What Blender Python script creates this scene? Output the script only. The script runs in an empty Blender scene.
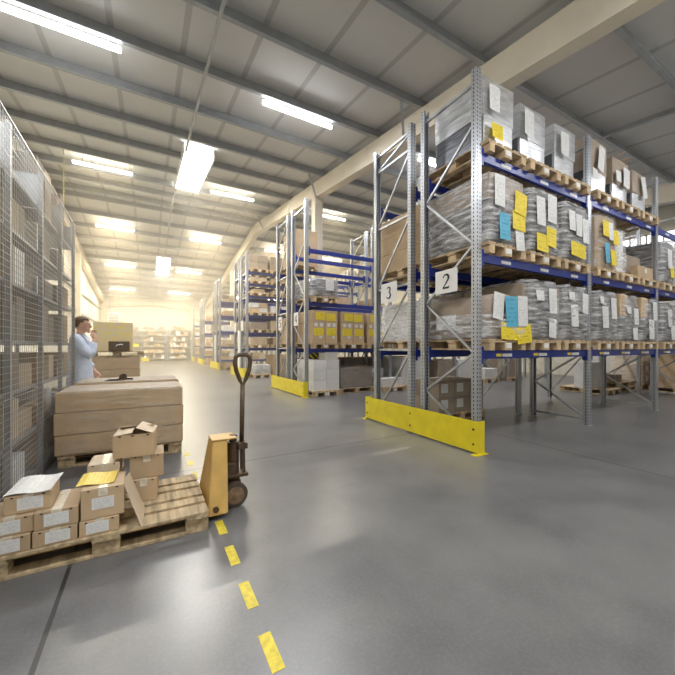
import bpy, bmesh, math, random
from mathutils import Vector, Matrix, noise
R = math.radians
rnd = random.Random(7)
S = bpy.context.scene
COL = S.collection

# ------------------------------------------------------------------ materials
def nn(nt, t, **k):
    n = nt.nodes.new(t)
    for a, v in k.items(): setattr(n, a, v)
    return n
def newmat(name):
    m = bpy.data.materials.new(name); m.use_nodes = True
    nt = m.node_tree; b = nt.nodes['Principled BSDF']
    return m, nt, b
def mixc(nt, fac, a, b, bt='MIX'):
    n = nn(nt, 'ShaderNodeMix', data_type='RGBA', blend_type=bt)
    for s, v in ((0, fac), (6, a), (7, b)):
        if hasattr(v, 'is_output'): nt.links.new(v, n.inputs[s])
        elif s: n.inputs[s].default_value = (*v, 1) if len(v) == 3 else v
        else: n.inputs[s].default_value = v
    return n.outputs[2]
def mth(nt, op, a, b=None, c=None):
    n = nn(nt, 'ShaderNodeMath', operation=op)
    for i, v in enumerate((a, b, c)):
        if v is None: continue
        if hasattr(v, 'is_output'): nt.links.new(v, n.inputs[i])
        else: n.inputs[i].default_value = v
    return n.outputs[0]
def coords(nt, kind='Object', scale=(1, 1, 1)):
    tc = nn(nt, 'ShaderNodeTexCoord'); mp = nn(nt, 'ShaderNodeMapping')
    mp.inputs['Scale'].default_value = scale
    nt.links.new(tc.outputs[kind], mp.inputs[0]); return mp.outputs[0]
def noi(nt, vec, scale=5, detail=3, rough=.5):
    n = nn(nt, 'ShaderNodeTexNoise'); n.inputs['Scale'].default_value = scale
    n.inputs['Detail'].default_value = detail; n.inputs['Roughness'].default_value = rough
    nt.links.new(vec, n.inputs['Vector']); return n.outputs[0]
def ramp(nt, f, a, b):
    n = nn(nt, 'ShaderNodeMapRange'); n.inputs[1].default_value = a; n.inputs[2].default_value = b
    nt.links.new(f, n.inputs[0]); return n.outputs[0]
def bump(nt, b, h, s=.3, d=.01):
    n = nn(nt, 'ShaderNodeBump'); n.inputs['Strength'].default_value = s; n.inputs['Distance'].default_value = d
    nt.links.new(h, n.inputs['Height']); nt.links.new(n.outputs[0], b.inputs['Normal'])
def simple(name, c, rough=.5, metal=0, var=.15, nscale=6, sc=(1, 1, 1), bmp=0, objvar=0, rv=0):
    m, nt, b = newmat(name)
    v = coords(nt, 'Object', sc); f = noi(nt, v, nscale, 4)
    lo = tuple(x * (1 - var) for x in c); hi = tuple(min(1, x * (1 + var)) for x in c)
    out = mixc(nt, ramp(nt, f, .3, .7), lo, hi)
    if objvar:
        oi = nn(nt, 'ShaderNodeObjectInfo')
        k = mth(nt, 'MULTIPLY_ADD', oi.outputs['Random'], objvar * 2, 1 - objvar)
        vm = nn(nt, 'ShaderNodeVectorMath', operation='SCALE')
        nt.links.new(out, vm.inputs[0]); nt.links.new(k, vm.inputs['Scale']); out = vm.outputs[0]
    nt.links.new(out, b.inputs['Base Color'])
    b.inputs['Roughness'].default_value = rough; b.inputs['Metallic'].default_value = metal
    if rv: nt.links.new(mth(nt, 'MULTIPLY_ADD', f, rv * 2, rough - rv), b.inputs['Roughness'])
    if bmp: bump(nt, b, f, bmp)
    return m
def emit(name, c, s):
    m, nt, b = newmat(name); m.cycles.emission_sampling = 'NONE'
    b.inputs['Base Color'].default_value = (.8, .8, .8, 1)
    b.inputs['Emission Color'].default_value = (*c, 1); b.inputs['Emission Strength'].default_value = s
    return m
M = {}
M['blue'] = simple('blue_paint', (.008, .025, .22), .35, 0, .2, 8)
M['zinc'] = simple('zinc_steel', (.5, .52, .55), .38, .75, .18, 9, (1, 1, .3), rv=.08)
M['purlin'] = simple('purlin_steel', (.36, .38, .40), .45, .45, .1, 4)
M['wood'] = simple('pallet_wood', (.55, .41, .25), .8, 0, .35, 7, (1, 1, 1), .2, .15)
M['woodold'] = simple('pallet_wood_worn', (.46, .355, .215), .8, 0, .4, 9, (.35, 3, 3), .25, .05)
M['carton'] = simple('cardboard', (.50, .365, .225), .75, 0, .08, 5, (1, 1, 1), .05, .14)
M['cartonlight'] = simple('cardboard_pale', (.64, .52, .37), .7, 0, .08, 5, (1, 1, 1), .05, .1)
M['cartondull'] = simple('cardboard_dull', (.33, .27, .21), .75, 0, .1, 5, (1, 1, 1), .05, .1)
M['whitebox'] = simple('white_card', (.74, .73, .70), .6, 0, .06, 4, objvar=.05)
M['tape'] = simple('packing_tape', (.55, .45, .31), .2, 0, .1, 20)
M['tapeclear'] = simple('clear_tape', (.72, .66, .54), .12, 0, .15, 30, bmp=.2)
M['guard'] = simple('guard_yellow', (.74, .60, .015), .45, 0, .07, 6)
M['dash'] = simple('floor_tape_yellow', (.70, .56, .05), .5, 0, .2, 30, bmp=.1)
M['ochre'] = simple('truck_ochre', (.56, .35, .10), .45, 0, .12, 7, objvar=.03)
M['darkbrown'] = simple('dark_grimy_metal', (.10, .066, .04), .45, .35, .25, 20)
M['hub'] = simple('worn_wheel_hub', (.25, .17, .10), .45, .2, .3, 20)
M['rubber'] = simple('wheel_rubber', (.085, .065, .05), .6, 0, .2, 20)
M['black'] = simple('black_plastic', (.025, .022, .02), .4, 0, .2, 12)
M['dark'] = simple('dark_cavity', (.03, .027, .025), .7, 0, .3, 6)
M['girder'] = simple('girder_paint', (.66, .60, .49), .55, 0, .05, 2)
M['wall'] = simple('wall_panel_paint', (.74, .71, .62), .6, 0, .05, 1.2)
M['hair'] = simple('brown_hair', (.12, .065, .03), .6, 0, .3, 40, bmp=.3)
M['skin'] = simple('skin', (.62, .38, .27), .5, 0, .05, 8)
M['coat'] = simple('pale_blue_cloth', (.60, .67, .80), .85, 0, .12, 9, bmp=.3)
M['trouser'] = simple('dark_cloth', (.08, .09, .13), .85, 0, .2, 9)
M['shelf'] = simple('shelf_steel', (.42, .43, .44), .4, .5, .1, 6)
M['wire'] = simple('mesh_wire', (.46, .46, .45), .4, .5, .1, 5)
M['housing'] = simple('lamp_housing', (.75, .75, .72), .5, 0, .05, 5)
M['chain'] = simple('chain_yellow', (.72, .56, .06), .45, 0, .1, 20)
M['ink'] = simple('black_ink', (.015, .015, .02), .6, 0, .1, 10)
M['foil'] = simple('grey_foil_wrap', (.66, .67, .68), .3, .65, .2, 5, (1, 1, 6), .35, .08)
M['foilshade'] = simple('shaded_foil_wrap', (.13, .135, .15), .25, .4, .3, 5, (1, 1, 6), .35, .05)  # darker foil tone, shade painted onto the units' aisle side
M['greyload'] = simple('grey_packed_goods', (.17, .16, .152), .5, 0, .75, 3, (1, 1, 5), .3, .15)
M['brownpaper'] = simple('kraft_paper', (.37, .30, .235), .6, 0, .1, 5, bmp=.1)
M['dullblue'] = simple('grey_blue_paint', (.10, .15, .30), .45, 0, .1, 6)
M['tube_near'] = emit('tube_glow_neutral', (.95, .97, 1), 6)
M['tube_mid'] = emit('tube_glow_soft', (1, .93, .78), 7)
M['tube_far'] = emit('tube_glow_warm', (1, .88, .66), 9)
M['sky'] = emit('daylight_panel', (1, .98, .93), 4)

def sheet(name, c, lines, lscale=60):
    m, nt, b = newmat(name)
    tc = nn(nt, 'ShaderNodeTexCoord'); sp = nn(nt, 'ShaderNodeSeparateXYZ'); nt.links.new(tc.outputs['Generated'], sp.inputs[0])
    x, z = sp.outputs[0], sp.outputs[2]
    row = mth(nt, 'FLOOR', mth(nt, 'MULTIPLY', z, lines))
    fr = mth(nt, 'FRACT', mth(nt, 'MULTIPLY', z, lines))
    cmb = nn(nt, 'ShaderNodeCombineXYZ'); oi = nn(nt, 'ShaderNodeObjectInfo')
    nt.links.new(mth(nt, 'MULTIPLY', x, 7), cmb.inputs[0]); nt.links.new(mth(nt, 'MULTIPLY', row, 3.7), cmb.inputs[1])
    nt.links.new(mth(nt, 'MULTIPLY', oi.outputs['Random'], 50), cmb.inputs[2])
    f = noi(nt, cmb.outputs[0], 1.3, 2)
    ink = mth(nt, 'MULTIPLY', mth(nt, 'LESS_THAN', fr, .45), mth(nt, 'GREATER_THAN', f, .52))
    edge = mth(nt, 'MULTIPLY', mth(nt, 'LESS_THAN', mth(nt, 'ABSOLUTE', mth(nt, 'SUBTRACT', x, .5)), .40),
               mth(nt, 'LESS_THAN', mth(nt, 'ABSOLUTE', mth(nt, 'SUBTRACT', z, .5)), .42))
    ink = mth(nt, 'MULTIPLY', ink, edge)
    nt.links.new(mixc(nt, mth(nt, 'MULTIPLY', ink, .4), c, tuple(q * .25 for q in c)), b.inputs['Base Color'])
    b.inputs['Roughness'].default_value = .6
    return m
M['paper'] = sheet('white_sheet', (.74, .74, .73), 14)
M['yellow'] = sheet('yellow_sheet', (.80, .62, .03), 6)
M['bluesheet'] = sheet('blue_sheet', (.10, .42, .60), 7)
M['paleyellow'] = sheet('pale_yellow_sheet', (.82, .66, .20), 8)

def film_mat(name, lo, hi, tint=(.85, .86, .88)):
    m, nt, b = newmat(name)
    v = coords(nt, 'Object', (1, 1, 7)); f = noi(nt, v, 3.5, 5, .65)
    b.inputs['Base Color'].default_value = (*tint, 1); b.inputs['Roughness'].default_value = .18
    bump(nt, b, f, .9, .03)
    tr = nn(nt, 'ShaderNodeBsdfTransparent'); mx = nn(nt, 'ShaderNodeMixShader')
    n = nn(nt, 'ShaderNodeMapRange'); n.inputs[1].default_value = .40; n.inputs[2].default_value = .66
    n.inputs[3].default_value = lo; n.inputs[4].default_value = hi
    nt.links.new(f, n.inputs[0]); nt.links.new(n.outputs[0], mx.inputs[0])
    nt.links.new(tr.outputs[0], mx.inputs[1]); nt.links.new(b.outputs[0], mx.inputs[2])
    nt.links.new(mx.outputs[0], nt.nodes['Material Output'].inputs[0])
    return m
M['film'] = film_mat('stretch_film', .03, .66, (.97, .98, 1))
M['filmclear'] = film_mat('stretch_film_clear', .0, .3, (.9, .85, .72))
M['filmthin'] = film_mat('stretch_film_thin', .03, .38)

def post_mat(name, base):
    m, nt, b = newmat(name)
    tc = nn(nt, 'ShaderNodeTexCoord'); sp = nn(nt, 'ShaderNodeSeparateXYZ'); nt.links.new(tc.outputs['Object'], sp.inputs[0])
    fz = mth(nt, 'ABSOLUTE', mth(nt, 'SUBTRACT', mth(nt, 'FRACT', mth(nt, 'MULTIPLY', sp.outputs[2], 20)), .5))
    hz = mth(nt, 'LESS_THAN', fz, .26)
    hx = mth(nt, 'LESS_THAN', mth(nt, 'ABSOLUTE', mth(nt, 'SUBTRACT', mth(nt, 'ABSOLUTE', sp.outputs[0]), .024)), .008)
    hy = mth(nt, 'LESS_THAN', mth(nt, 'ABSOLUTE', sp.outputs[1]), .008)
    hole = mth(nt, 'MULTIPLY', hz, mth(nt, 'MAXIMUM', hx, hy))
    f = noi(nt, coords(nt, 'Object', (1, 1, .3)), 12, 4)
    c = mixc(nt, f, tuple(x * .8 for x in base), tuple(x * 1.15 for x in base))
    nt.links.new(mixc(nt, hole, c, (.03, .03, .035)), b.inputs['Base Color'])
    nt.links.new(mth(nt, 'MULTIPLY', mth(nt, 'SUBTRACT', 1.0, hole), .7), b.inputs['Metallic'])
    b.inputs['Roughness'].default_value = .36
    return m
M['post'] = post_mat('perforated_post', (.50, .52, .55))

def floor_mat():
    m, nt, b = newmat('polished_concrete')
    v = coords(nt, 'Object')
    f1 = noi(nt, v, .55, 5, .6); f2 = noi(nt, v, 2.2, 7, .6); f3 = noi(nt, v, 60, 3)
    c = mixc(nt, ramp(nt, f1, .2, .8), (.075, .076, .083), (.20, .197, .193))
    c = mixc(nt, mth(nt, 'MULTIPLY', ramp(nt, f2, .35, .7), .55), c, (.19, .187, .184))
    c = mixc(nt, mth(nt, 'MULTIPLY', ramp(nt, f3, .45, .7), .2), c, (.26, .26, .26))
    sp = nn(nt, 'ShaderNodeSeparateXYZ'); nt.links.new(v, sp.inputs[0])
    def joint(o, first, step):
        t = mth(nt, 'FRACT', mth(nt, 'DIVIDE', mth(nt, 'SUBTRACT', o, first - step / 2), step))
        return mth(nt, 'LESS_THAN', mth(nt, 'ABSOLUTE', mth(nt, 'SUBTRACT', t, .5)), .011 / step)
    j = mth(nt, 'MAXIMUM', joint(sp.outputs[0], -.405, 4.92), joint(sp.outputs[1], 3.85, 5.0))
    c = mixc(nt, mth(nt, 'MULTIPLY', j, .9), c, (.035, .032, .03))
    nt.links.new(c, b.inputs['Base Color'])
    nt.links.new(mth(nt, 'MULTIPLY_ADD', ramp(nt, f2, .25, .75), .07, .278), b.inputs['Roughness'])
    b.inputs['Specular IOR Level'].default_value = .75
    bump(nt, b, mth(nt, 'ADD', f2, mth(nt, 'MULTIPLY', f3, .15)), .06, .02)
    return m
M['floor'] = floor_mat()
def panel_mat(name, c, axis, step, wid, dark):
    m, nt, b = newmat(name)
    v = coords(nt, 'Object'); sp = nn(nt, 'ShaderNodeSeparateXYZ'); nt.links.new(v, sp.inputs[0])
    t = mth(nt, 'FRACT', mth(nt, 'DIVIDE', sp.outputs[axis], step))
    j = mth(nt, 'LESS_THAN', mth(nt, 'ABSOLUTE', mth(nt, 'SUBTRACT', t, .5)), wid / step)
    f = noi(nt, v, 1.5, 4)
    cc = mixc(nt, f, tuple(x * .93 for x in c), tuple(x * 1.05 for x in c))
    nt.links.new(mixc(nt, j, cc, tuple(x * dark for x in c)), b.inputs['Base Color'])
    b.inputs['Roughness'].default_value = .55
    return m
M['roof'] = panel_mat('roof_sheet', (.60, .60, .585), 0, 1.12, .05, .72)
M['wallpanel'] = panel_mat('wall_sheet', (.72, .70, .62), 2, 1.0, .012, .75)
def fleck_mat():
    m, nt, b = newmat('yellow_flecked_board')
    f = noi(nt, coords(nt, 'Object', (1, 1, 1)), 26, 2)
    nt.links.new(mixc(nt, mth(nt, 'GREATER_THAN', f, .55), (.62, .52, .37), (.74, .57, .08)), b.inputs['Base Color'])
    return m
M['fleck'] = fleck_mat()
def hatch_mat():
    m, nt, b = newmat('hazard_stripe')
    sp = nn(nt, 'ShaderNodeSeparateXYZ'); nt.links.new(coords(nt, 'Object'), sp.inputs[0])
    t = mth(nt, 'FRACT', mth(nt, 'MULTIPLY', mth(nt, 'ADD', sp.outputs[0], sp.outputs[2]), 6))
    nt.links.new(mixc(nt, mth(nt, 'GREATER_THAN', t, .5), (.02, .02, .02), (.75, .58, .03)), b.inputs['Base Color'])
    return m
M['hazard'] = hatch_mat()

# ------------------------------------------------------------------ mesh helpers
def bx(bm, x0, x1, y0, y1, z0, z1, bev=0):
    vs = [bm.verts.new(p) for p in ((x0, y0, z0), (x1, y0, z0), (x1, y1, z0), (x0, y1, z0), (x0, y0, z1), (x1, y0, z1), (x1, y1, z1), (x0, y1, z1))]
    fs = [bm.faces.new([vs[i] for i in f]) for f in ((0, 3, 2, 1), (4, 5, 6, 7), (0, 1, 5, 4), (1, 2, 6, 5), (2, 3, 7, 6), (3, 0, 4, 7))]
    if bev:
        es = list({e for f in fs for e in f.edges})
        bmesh.ops.bevel(bm, geom=es, offset=bev, segments=2, affect='EDGES', profile=.5)
def bar(bm, p, q, w, h, up=(0, 0, 1)):
    p, q = Vector(p), Vector(q); d = (q - p).normalized(); u = Vector(up)
    if abs(d.dot(u)) > .98: u = Vector((0, 1, 0))
    s = d.cross(u).normalized(); t = s.cross(d).normalized()
    a = [bm.verts.new(b + s * i * w / 2 + t * j * h / 2) for b in (p, q) for i, j in ((-1, -1), (1, -1), (1, 1), (-1, 1))]
    for f in ((3, 2, 1, 0), (4, 5, 6, 7), (0, 1, 5, 4), (1, 2, 6, 5), (2, 3, 7, 6), (3, 0, 4, 7)): bm.faces.new([a[i] for i in f])
def rod(bm, p, q, r, n=10, r2=None):
    p, q = Vector(p), Vector(q); d = (q - p).normalized()
    u = Vector((0, 0, 1)) if abs(d.z) < .9 else Vector((1, 0, 0))
    s = d.cross(u).normalized(); t = s.cross(d); r2 = r if r2 is None else r2
    A = [[bm.verts.new(b + (s * math.cos(k * 2 * math.pi / n) + t * math.sin(k * 2 * math.pi / n)) * rr) for k in range(n)] for b, rr in ((p, r), (q, r2))]
    for k in range(n): bm.faces.new((A[0][k], A[0][(k + 1) % n], A[1][(k + 1) % n], A[1][k]))
    bm.faces.new(A[0][::-1]); bm.faces.new(A[1])
def path_tube(bm, pts, r, n=8, closed=False):
    P = [Vector(p) for p in pts]; rings = []
    for i, p in enumerate(P):
        a = P[i - 1] if (i or closed) else p; b = P[(i + 1) % len(P)] if (i < len(P) - 1 or closed) else p
        d = (b - a).normalized(); u = Vector((0, 1, 0)) if abs(d.y) < .9 else Vector((1, 0, 0))
        s = d.cross(u).normalized(); t = s.cross(d)
        rings.append([bm.verts.new(p + (s * math.cos(k * 2 * math.pi / n) + t * math.sin(k * 2 * math.pi / n)) * r) for k in range(n)])
    m = len(P)
    for i in range(m if closed else m - 1):
        A, B = rings[i], rings[(i + 1) % m]
        for k in range(n): bm.faces.new((A[k], A[(k + 1) % n], B[(k + 1) % n], B[k]))
    if not closed: bm.faces.new(rings[0][::-1]); bm.faces.new(rings[-1])
def extr(bm, pts, axis, a, b):
    """polygon pts (2D) extruded along axis between a and b"""
    def mk(u, v, w): return {0: (w, u, v), 1: (u, w, v), 2: (u, v, w)}[axis]
    A = [bm.verts.new(mk(u, v, a)) for u, v in pts]; B = [bm.verts.new(mk(u, v, b)) for u, v in pts]
    n = len(pts)
    for i in range(n): bm.faces.new((A[i], A[(i + 1) % n], B[(i + 1) % n], B[i]))
    bm.faces.new(A[::-1]); bm.faces.new(B)
def tomesh(name, bm, mat, smooth=False):
    bmesh.ops.recalc_face_normals(bm, faces=bm.faces)
    me = bpy.data.meshes.new(name); bm.to_mesh(me); bm.free()
    me.materials.append(mat if not isinstance(mat, str) else M[mat])
    if smooth:
        for p in me.polygons: p.use_smooth = True
    return me
def obj(name, me, mat=None, parent=None, loc=(0, 0, 0), rz=0, smooth=False):
    if isinstance(me, bmesh.types.BMesh): me = tomesh(name, me, mat, smooth)
    o = bpy.data.objects.new(name, me); COL.objects.link(o)
    o.location = loc; o.rotation_euler = (0, 0, rz)
    if parent: o.parent = parent
    return o
LABELS = {}
def tag(o, label, cat, group=None, share=False):
    n = len(label.split())
    if not 4 <= n <= 16 or (label in LABELS and not share): print('BADLABEL', n, label)
    LABELS[label] = 1
    o['label'] = label; o['category'] = cat
    if group: o['group'] = group
    return o
def thing(name, label, cat, loc=(0, 0, 0), rz=0, group=None, share=False):
    o = bpy.data.objects.new(name, None); COL.objects.link(o); o.empty_display_size = .1
    o.location = loc; o.rotation_euler = (0, 0, rz)
    return tag(o, label, cat, group, share)
def struct(name, bm, mat):
    o = obj(name, bm, mat); o['kind'] = 'structure'; return o
def dup(root, label, loc, rz=0, group=None, cat=None, share=False):
    r = root.copy(); COL.objects.link(r); r.location = loc; r.rotation_euler = (0, 0, rz)
    def kids(src, dst):
        for c in list(src.children):
            k = c.copy(); COL.objects.link(k); k.parent = dst; kids(c, k)
    kids(root, r)
    for k in ('group',):
        if k in r and not group: del r[k]
    tag(r, label, cat or r['category'], group, share); return r
USED = set()
def place(proto, *a, **k):
    """first use moves the prototype itself, later uses copy it"""
    if proto.name in USED: return dup(proto, *a, **k)
    USED.add(proto.name)
    label, loc = a[0], a[1]; rz = a[2] if len(a) > 2 else k.get('rz', 0)
    proto.location = loc; proto.rotation_euler = (0, 0, rz)
    tag(proto, label, k.get('cat') or proto['category'], k.get('group'), k.get('share', False)); return proto
def proto(name, cat, me=None, mat=None, smooth=False):
    if me is None: o = bpy.data.objects.new(name, None); COL.objects.link(o)
    else: o = obj(name, me, mat, smooth=smooth)
    o['category'] = cat; o.location = (0, 0, -50); PROTOS.append(o); return o
PROTOS = []
ORD = 'first second third fourth fifth sixth seventh eighth ninth tenth eleventh twelfth thirteenth fourteenth'.split()

# ------------------------------------------------------------------ setting
XW0, XW1, YW0, YW1, YR = -3.72, 16.7, -1.2, 36.6, 18.06
def g(y): return 5.69 + .125 * (y if y < YR else 2 * YR - y)      # top of the girders = underside of the purlins
PH = .22
b = bmesh.new(); bx(b, XW0 - .2, XW1 + .2, YW0 - .2, YW1 + .2, -.2, 0); struct('floor', b, 'floor')
b = bmesh.new()
for y0, y1 in ((YW0 - .2, YR), (YR, YW1 + .2)):
    extr(b, [(y0, g(y0) + PH), (y1, g(y1) + PH), (y1, g(y1) + PH + .12), (y0, g(y0) + PH + .12)], 0, XW0 - .2, XW1 + .2)
struct('ceiling', b, 'roof')
b = bmesh.new(); bx(b, XW0 - .2, XW0, YW0, YW1, 0, 8.2); struct('wall_left', b, 'wallpanel')
b = bmesh.new(); bx(b, XW1, XW1 + .2, YW0, YW1, 0, 8.2); struct('wall_right', b, 'wallpanel')
b = bmesh.new(); bx(b, XW0, XW1, YW1, YW1 + .2, 0, 6.1); struct('wall_back', b, 'wallpanel')
b = bmesh.new(); bx(b, XW0, XW1, YW0 - .2, YW0, 0, 5.9); struct('wall_front', b, 'wallpanel')
pys = [3.85 + 1.53 * k for k in range(-3, 10)]
pys = pys + [2 * YR - y for y in pys if 2 * YR - y < YW1]
for y in pys:                                                     # Z purlins across the hall
    b = bmesh.new(); z = g(y)
    extr(b, [(y - .07, z), (y + .012, z), (y + .012, z + PH - .012), (y + .075, z + PH - .012), (y + .075, z + PH - .001), (y - .0, z + PH - .001), (y - .0, z + .012), (y - .058, z + .012), (y - .058, z + .03), (y - .07, z + .03)], 0, XW0, XW1)
    struct('ceiling_purlin', b, 'purlin')
for gx in (XW0 + .18, 5.16, 13.7):                                # sloping roof girders, haunched at the ridge
    b = bmesh.new(); w = .13
    for (ya, yb) in ((YW0, YR), (YR, YW1)):
        extr(b, [(ya, g(ya) - .52), (yb, g(yb) - .52), (yb, g(yb) - .001), (ya, g(ya) - .001)], 0, gx - w, gx + w)
    struct('ceiling_girder', b, 'girder')
    for cy in (10.62, 24.2, 36.3):
        b = bmesh.new(); bx(b, gx - .15, gx + .15, cy - .15, cy + .15, 0, g(cy) - .5, .01)
        struct('column', b, 'girder')
    if gx > 0:
        b = bmesh.new()
        for cy in (3.85 + 1.53 * 4, 3.85 + 1.53, 3.85 + 1.53 * 8):
            bar(b, (gx - .12, cy + .5, g(cy) - .45), (gx - .62, cy + .02, g(cy) + .06), .05, .05)
            bar(b, (gx + .12, cy + .5, g(cy) - .45), (gx + .62, cy + .02, g(cy) + .06), .05, .05)
        struct('trim_1', b, 'purlin')
b = bmesh.new()                                                   # portal frame on the far wall
for x in (-3.3, 3.75): bx(b, x - .12, x + .12, YW1 - .3, YW1, 0, 4.95)
for a, c in (((-3.3, 4.98), (.3, 5.3)), ((.3, 5.3), (3.75, 4.98))): bar(b, (a[0], YW1 - .15, a[1]), (c[0], YW1 - .15, c[1]), .26, .16)
struct('trim_2', b, 'girder')
b = bmesh.new(); bx(b, XW0, XW0 + .12, 19, YW1, 3.3, 3.42); bx(b, XW0, XW0 + .12, 6, YW1, 4.6, 4.72); struct('trim_3', b, 'purlin')
b = bmesh.new()
for x, ya, yb in ((9.25, 2.32, 3.85), (11.6, 5.38, 6.91), (2.6, .79, 2.32)): bar(b, (x, ya, g(ya) + .06), (x, yb, g(yb) + .06), .08, .1)
struct('trim_4', b, 'purlin')
for i, yy in enumerate((1.2, 4.4, 7.6)):                          # high strip windows in the end wall
    b = bmesh.new()
    for k in range(5): bx(b, XW1 - .06, XW1, yy + k * .5, yy + k * .5 + .05, 4.75, 5.6)
    for zz in (4.75, 5.15, 5.55): bx(b, XW1 - .06, XW1, yy, yy + 2.05, zz, zz + .05)
    w_ = struct('window_%d' % (i + 1), b, 'girder')
    b = bmesh.new(); bx(b, XW1 - .03, XW1 - .01, yy, yy + 2.05, 4.75, 5.6)
    obj('pane', b, emit('window_daylight_%d' % i, (.9, .95, 1), .9), w_)

# ------------------------------------------------------------------ ceiling lights
def lamp_proto(n, m, half):
    p = proto('ceiling_light', 'ceiling light')
    b = bmesh.new(); bx(b, -half, half, -.022, .022, .03, .075, .006); bx(b, -half * .7, -half * .7 + .03, -.01, .01, .09, .2); bx(b, half * .7, half * .7 + .03, -.01, .01, .09, .2)
    obj('housing', b, 'housing', p)
    b = bmesh.new(); rod(b, (-half + .02, 0, -.006), (half - .02, 0, -.006), .034, 14)
    obj('tube', b, m, p); return p
def area(name, loc, rot, sx, sy, c, p):
    d = bpy.data.lights.new(name, 'AREA'); d.shape = 'RECTANGLE'; d.size = sx; d.size_y = sy; d.color = c; d.energy = p
    o = bpy.data.objects.new(name, d); COL.objects.link(o); o.location = loc; o.rotation_euler = rot; return o
LN = lamp_proto('near', 'tube_near', .85); LM = lamp_proto('mid', 'tube_mid', .85); LF = lamp_proto('far', 'tube_far', .85)
rows = [(.3, LN, 'in the added row behind the camera', -1.25, 2.95), (7.0, LN, 'in the nearest visible row', -1.25, 2.95), (13.8, LM, 'in the second row', -1.32, 2.95), (21.0, LF, 'in the row just past the ridge', -1.5, 2.95),  # first row is unseen, added behind the camera to light the rack fronts
        (26.9, LF, 'in the row before the last', -1.65, 2.6), (32.8, LF, 'in the last row by the back wall', -1.85, 2.4)]
cols = [(-1.25, 'above the mesh shelving aisle'), (2.95, 'above the main aisle'), (7.35, 'over racking beyond the girder'), (11.3, 'over the farther racking')]
for y, P_, rn, xa, xb in rows:
    for (x, cn), xx in zip(cols, (xa, xb, 7.35, 11.3)):
        place(P_, 'glowing tube lamp %s, %s' % (rn, cn), (xx, y, g(y) - .075), 0, group='ceiling tube lamps')
        col, pw = {LN.name: ((.95, .96, 1), 1.05), LM.name: ((1, .91, .72), 1.6), LF.name: ((1, .83, .56), 3.0)}[P_.name]
        area('tube_lamp', (xx, y, g(y) - .12), (0, 0, 0), 1.66, .07, col, (44 if y > 1 or x < 0 else 30) * pw)
        area('tube_lamp', (xx, y, g(y) - .035), (math.pi, 0, 0), 1.66, .05, col, (38 if y < 18 else 16) * pw)
for i, (x0, x1, y0, y1, ln) in enumerate(((.92, 1.72, 10.7, 14.4, 'large glowing rooflight panel between the nearer purlins'), (.5, 1.3, 25.2, 28.2, 'small distant glowing rooflight panel beyond the ridge'))):
    t = thing('rooflight', ln, 'rooflight', (0, 0, 0), 0, 'rooflights')
    def sl(y, k): return g(y) - .02 - k
    b = bmesh.new(); extr(b, [(y0, sl(y0, .03)), (y1, sl(y1, .03)), (y1, sl(y1, 0)), (y0, sl(y0, 0))], 0, x0, x1); obj('panel', b, 'sky', t); ym = (y0 + y1) / 2; area('daylight', ((x0 + x1) / 2, ym, sl(ym, .06) - .03), (math.atan(.125) * (1 if ym < YR else -1), 0, 0), x1 - x0 - .06, y1 - y0 - .1, (1, .98, .93), 110)
    b = bmesh.new()
    for xx in (x0 - .04, x1): extr(b, [(y0, sl(y0, .05)), (y1, sl(y1, .05)), (y1, sl(y1, -.24)), (y0, sl(y0, -.24))], 0, xx, xx + .04)
    obj('frame', b, 'housing', t)
b = bmesh.new()
for ya, yb in ((1.0, 10.7), (14.4, YR)): bar(b, (.95, ya, g(ya) - .03), (.95, yb, g(yb) - .03), .05, .05)
bar(b, (.95, YR, g(YR) - .03), (.95, 25.2, g(25.2) - .03), .05, .05)
tag(obj('ceiling_conduit', b, 'purlin'), 'thin grey conduit running under the purlins towards the rooflight', 'conduit')
for x, y, zb, ln in ((4.25, 11.0, 5.15, 'thin hanging wire above the second yellow guarded rack'), (3.85, 17.6, 5.0, 'thin hanging wire above the third rack group'), (3.8, 23.0, 4.6, 'thin hanging wire over the distant racks')):
    b = bmesh.new(); rod(b, (x, y, g(y)), (x, y, zb), .008, 6); tag(obj('hanging_wire', b, 'wire'), ln, 'wire', 'hanging wires')
t = bmesh.new(); z = g(13.) 
yc = 13.03; zz = g(yc); 
while zz > 1.9:
    rod(t, (-2.25, yc, zz), (-2.25, yc, zz - .05), .016, 5); rod(t, (-2.25, yc, zz - .05), (-2.25, yc, zz - .09), .007, 5); zz -= .09
tag(obj('hoist_chain', t, 'chain'), 'yellow chain hanging from the ceiling beyond the person', 'chain')

# ------------------------------------------------------------------ pallets
def pallet_proto(wood, plate=True):
    """euro pallet, 0.8 wide (x) and 1.2 long (y), origin at floor centre"""
    p = proto('pallet', 'pallet')
    b = bmesh.new()
    for x, w in ((-.3275, .145), (-.165, .1), (0, .145), (.165, .1), (.3275, .145)): bx(b, x - w / 2, x + w / 2, -.6, .6, .122, .144, .003)
    for y in (-.5275, 0, .5275): bx(b, -.4, .4, y - .0725, y + .0725, .1, .1215, .003)
    obj('deck', b, wood, p)
    for x in (-.3275, 0, .3275):
        b = bmesh.new(); w = .1 if x else .145
        bx(b, x - w / 2, x + w / 2, -.6, .6, 0, .022, .003)
        for y in (-.5275, 0, .5275): bx(b, x - .05 if x else -.0725, x + .05 if x else .0725, y - .0725, y + .0725, .0225, .0995, .003)
        r = obj('runner', b, wood, p)
    if plate:
        b = bmesh.new(); bx(b, -.055, .055, -.605, -.6005, .026, .096); q = obj('sticker', b, 'whitebox', p); q['label'] = 'pale sticker on the centre block'
    return p
PAL = pallet_proto('wood'); PALOLD = pallet_proto('woodold', False)

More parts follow.
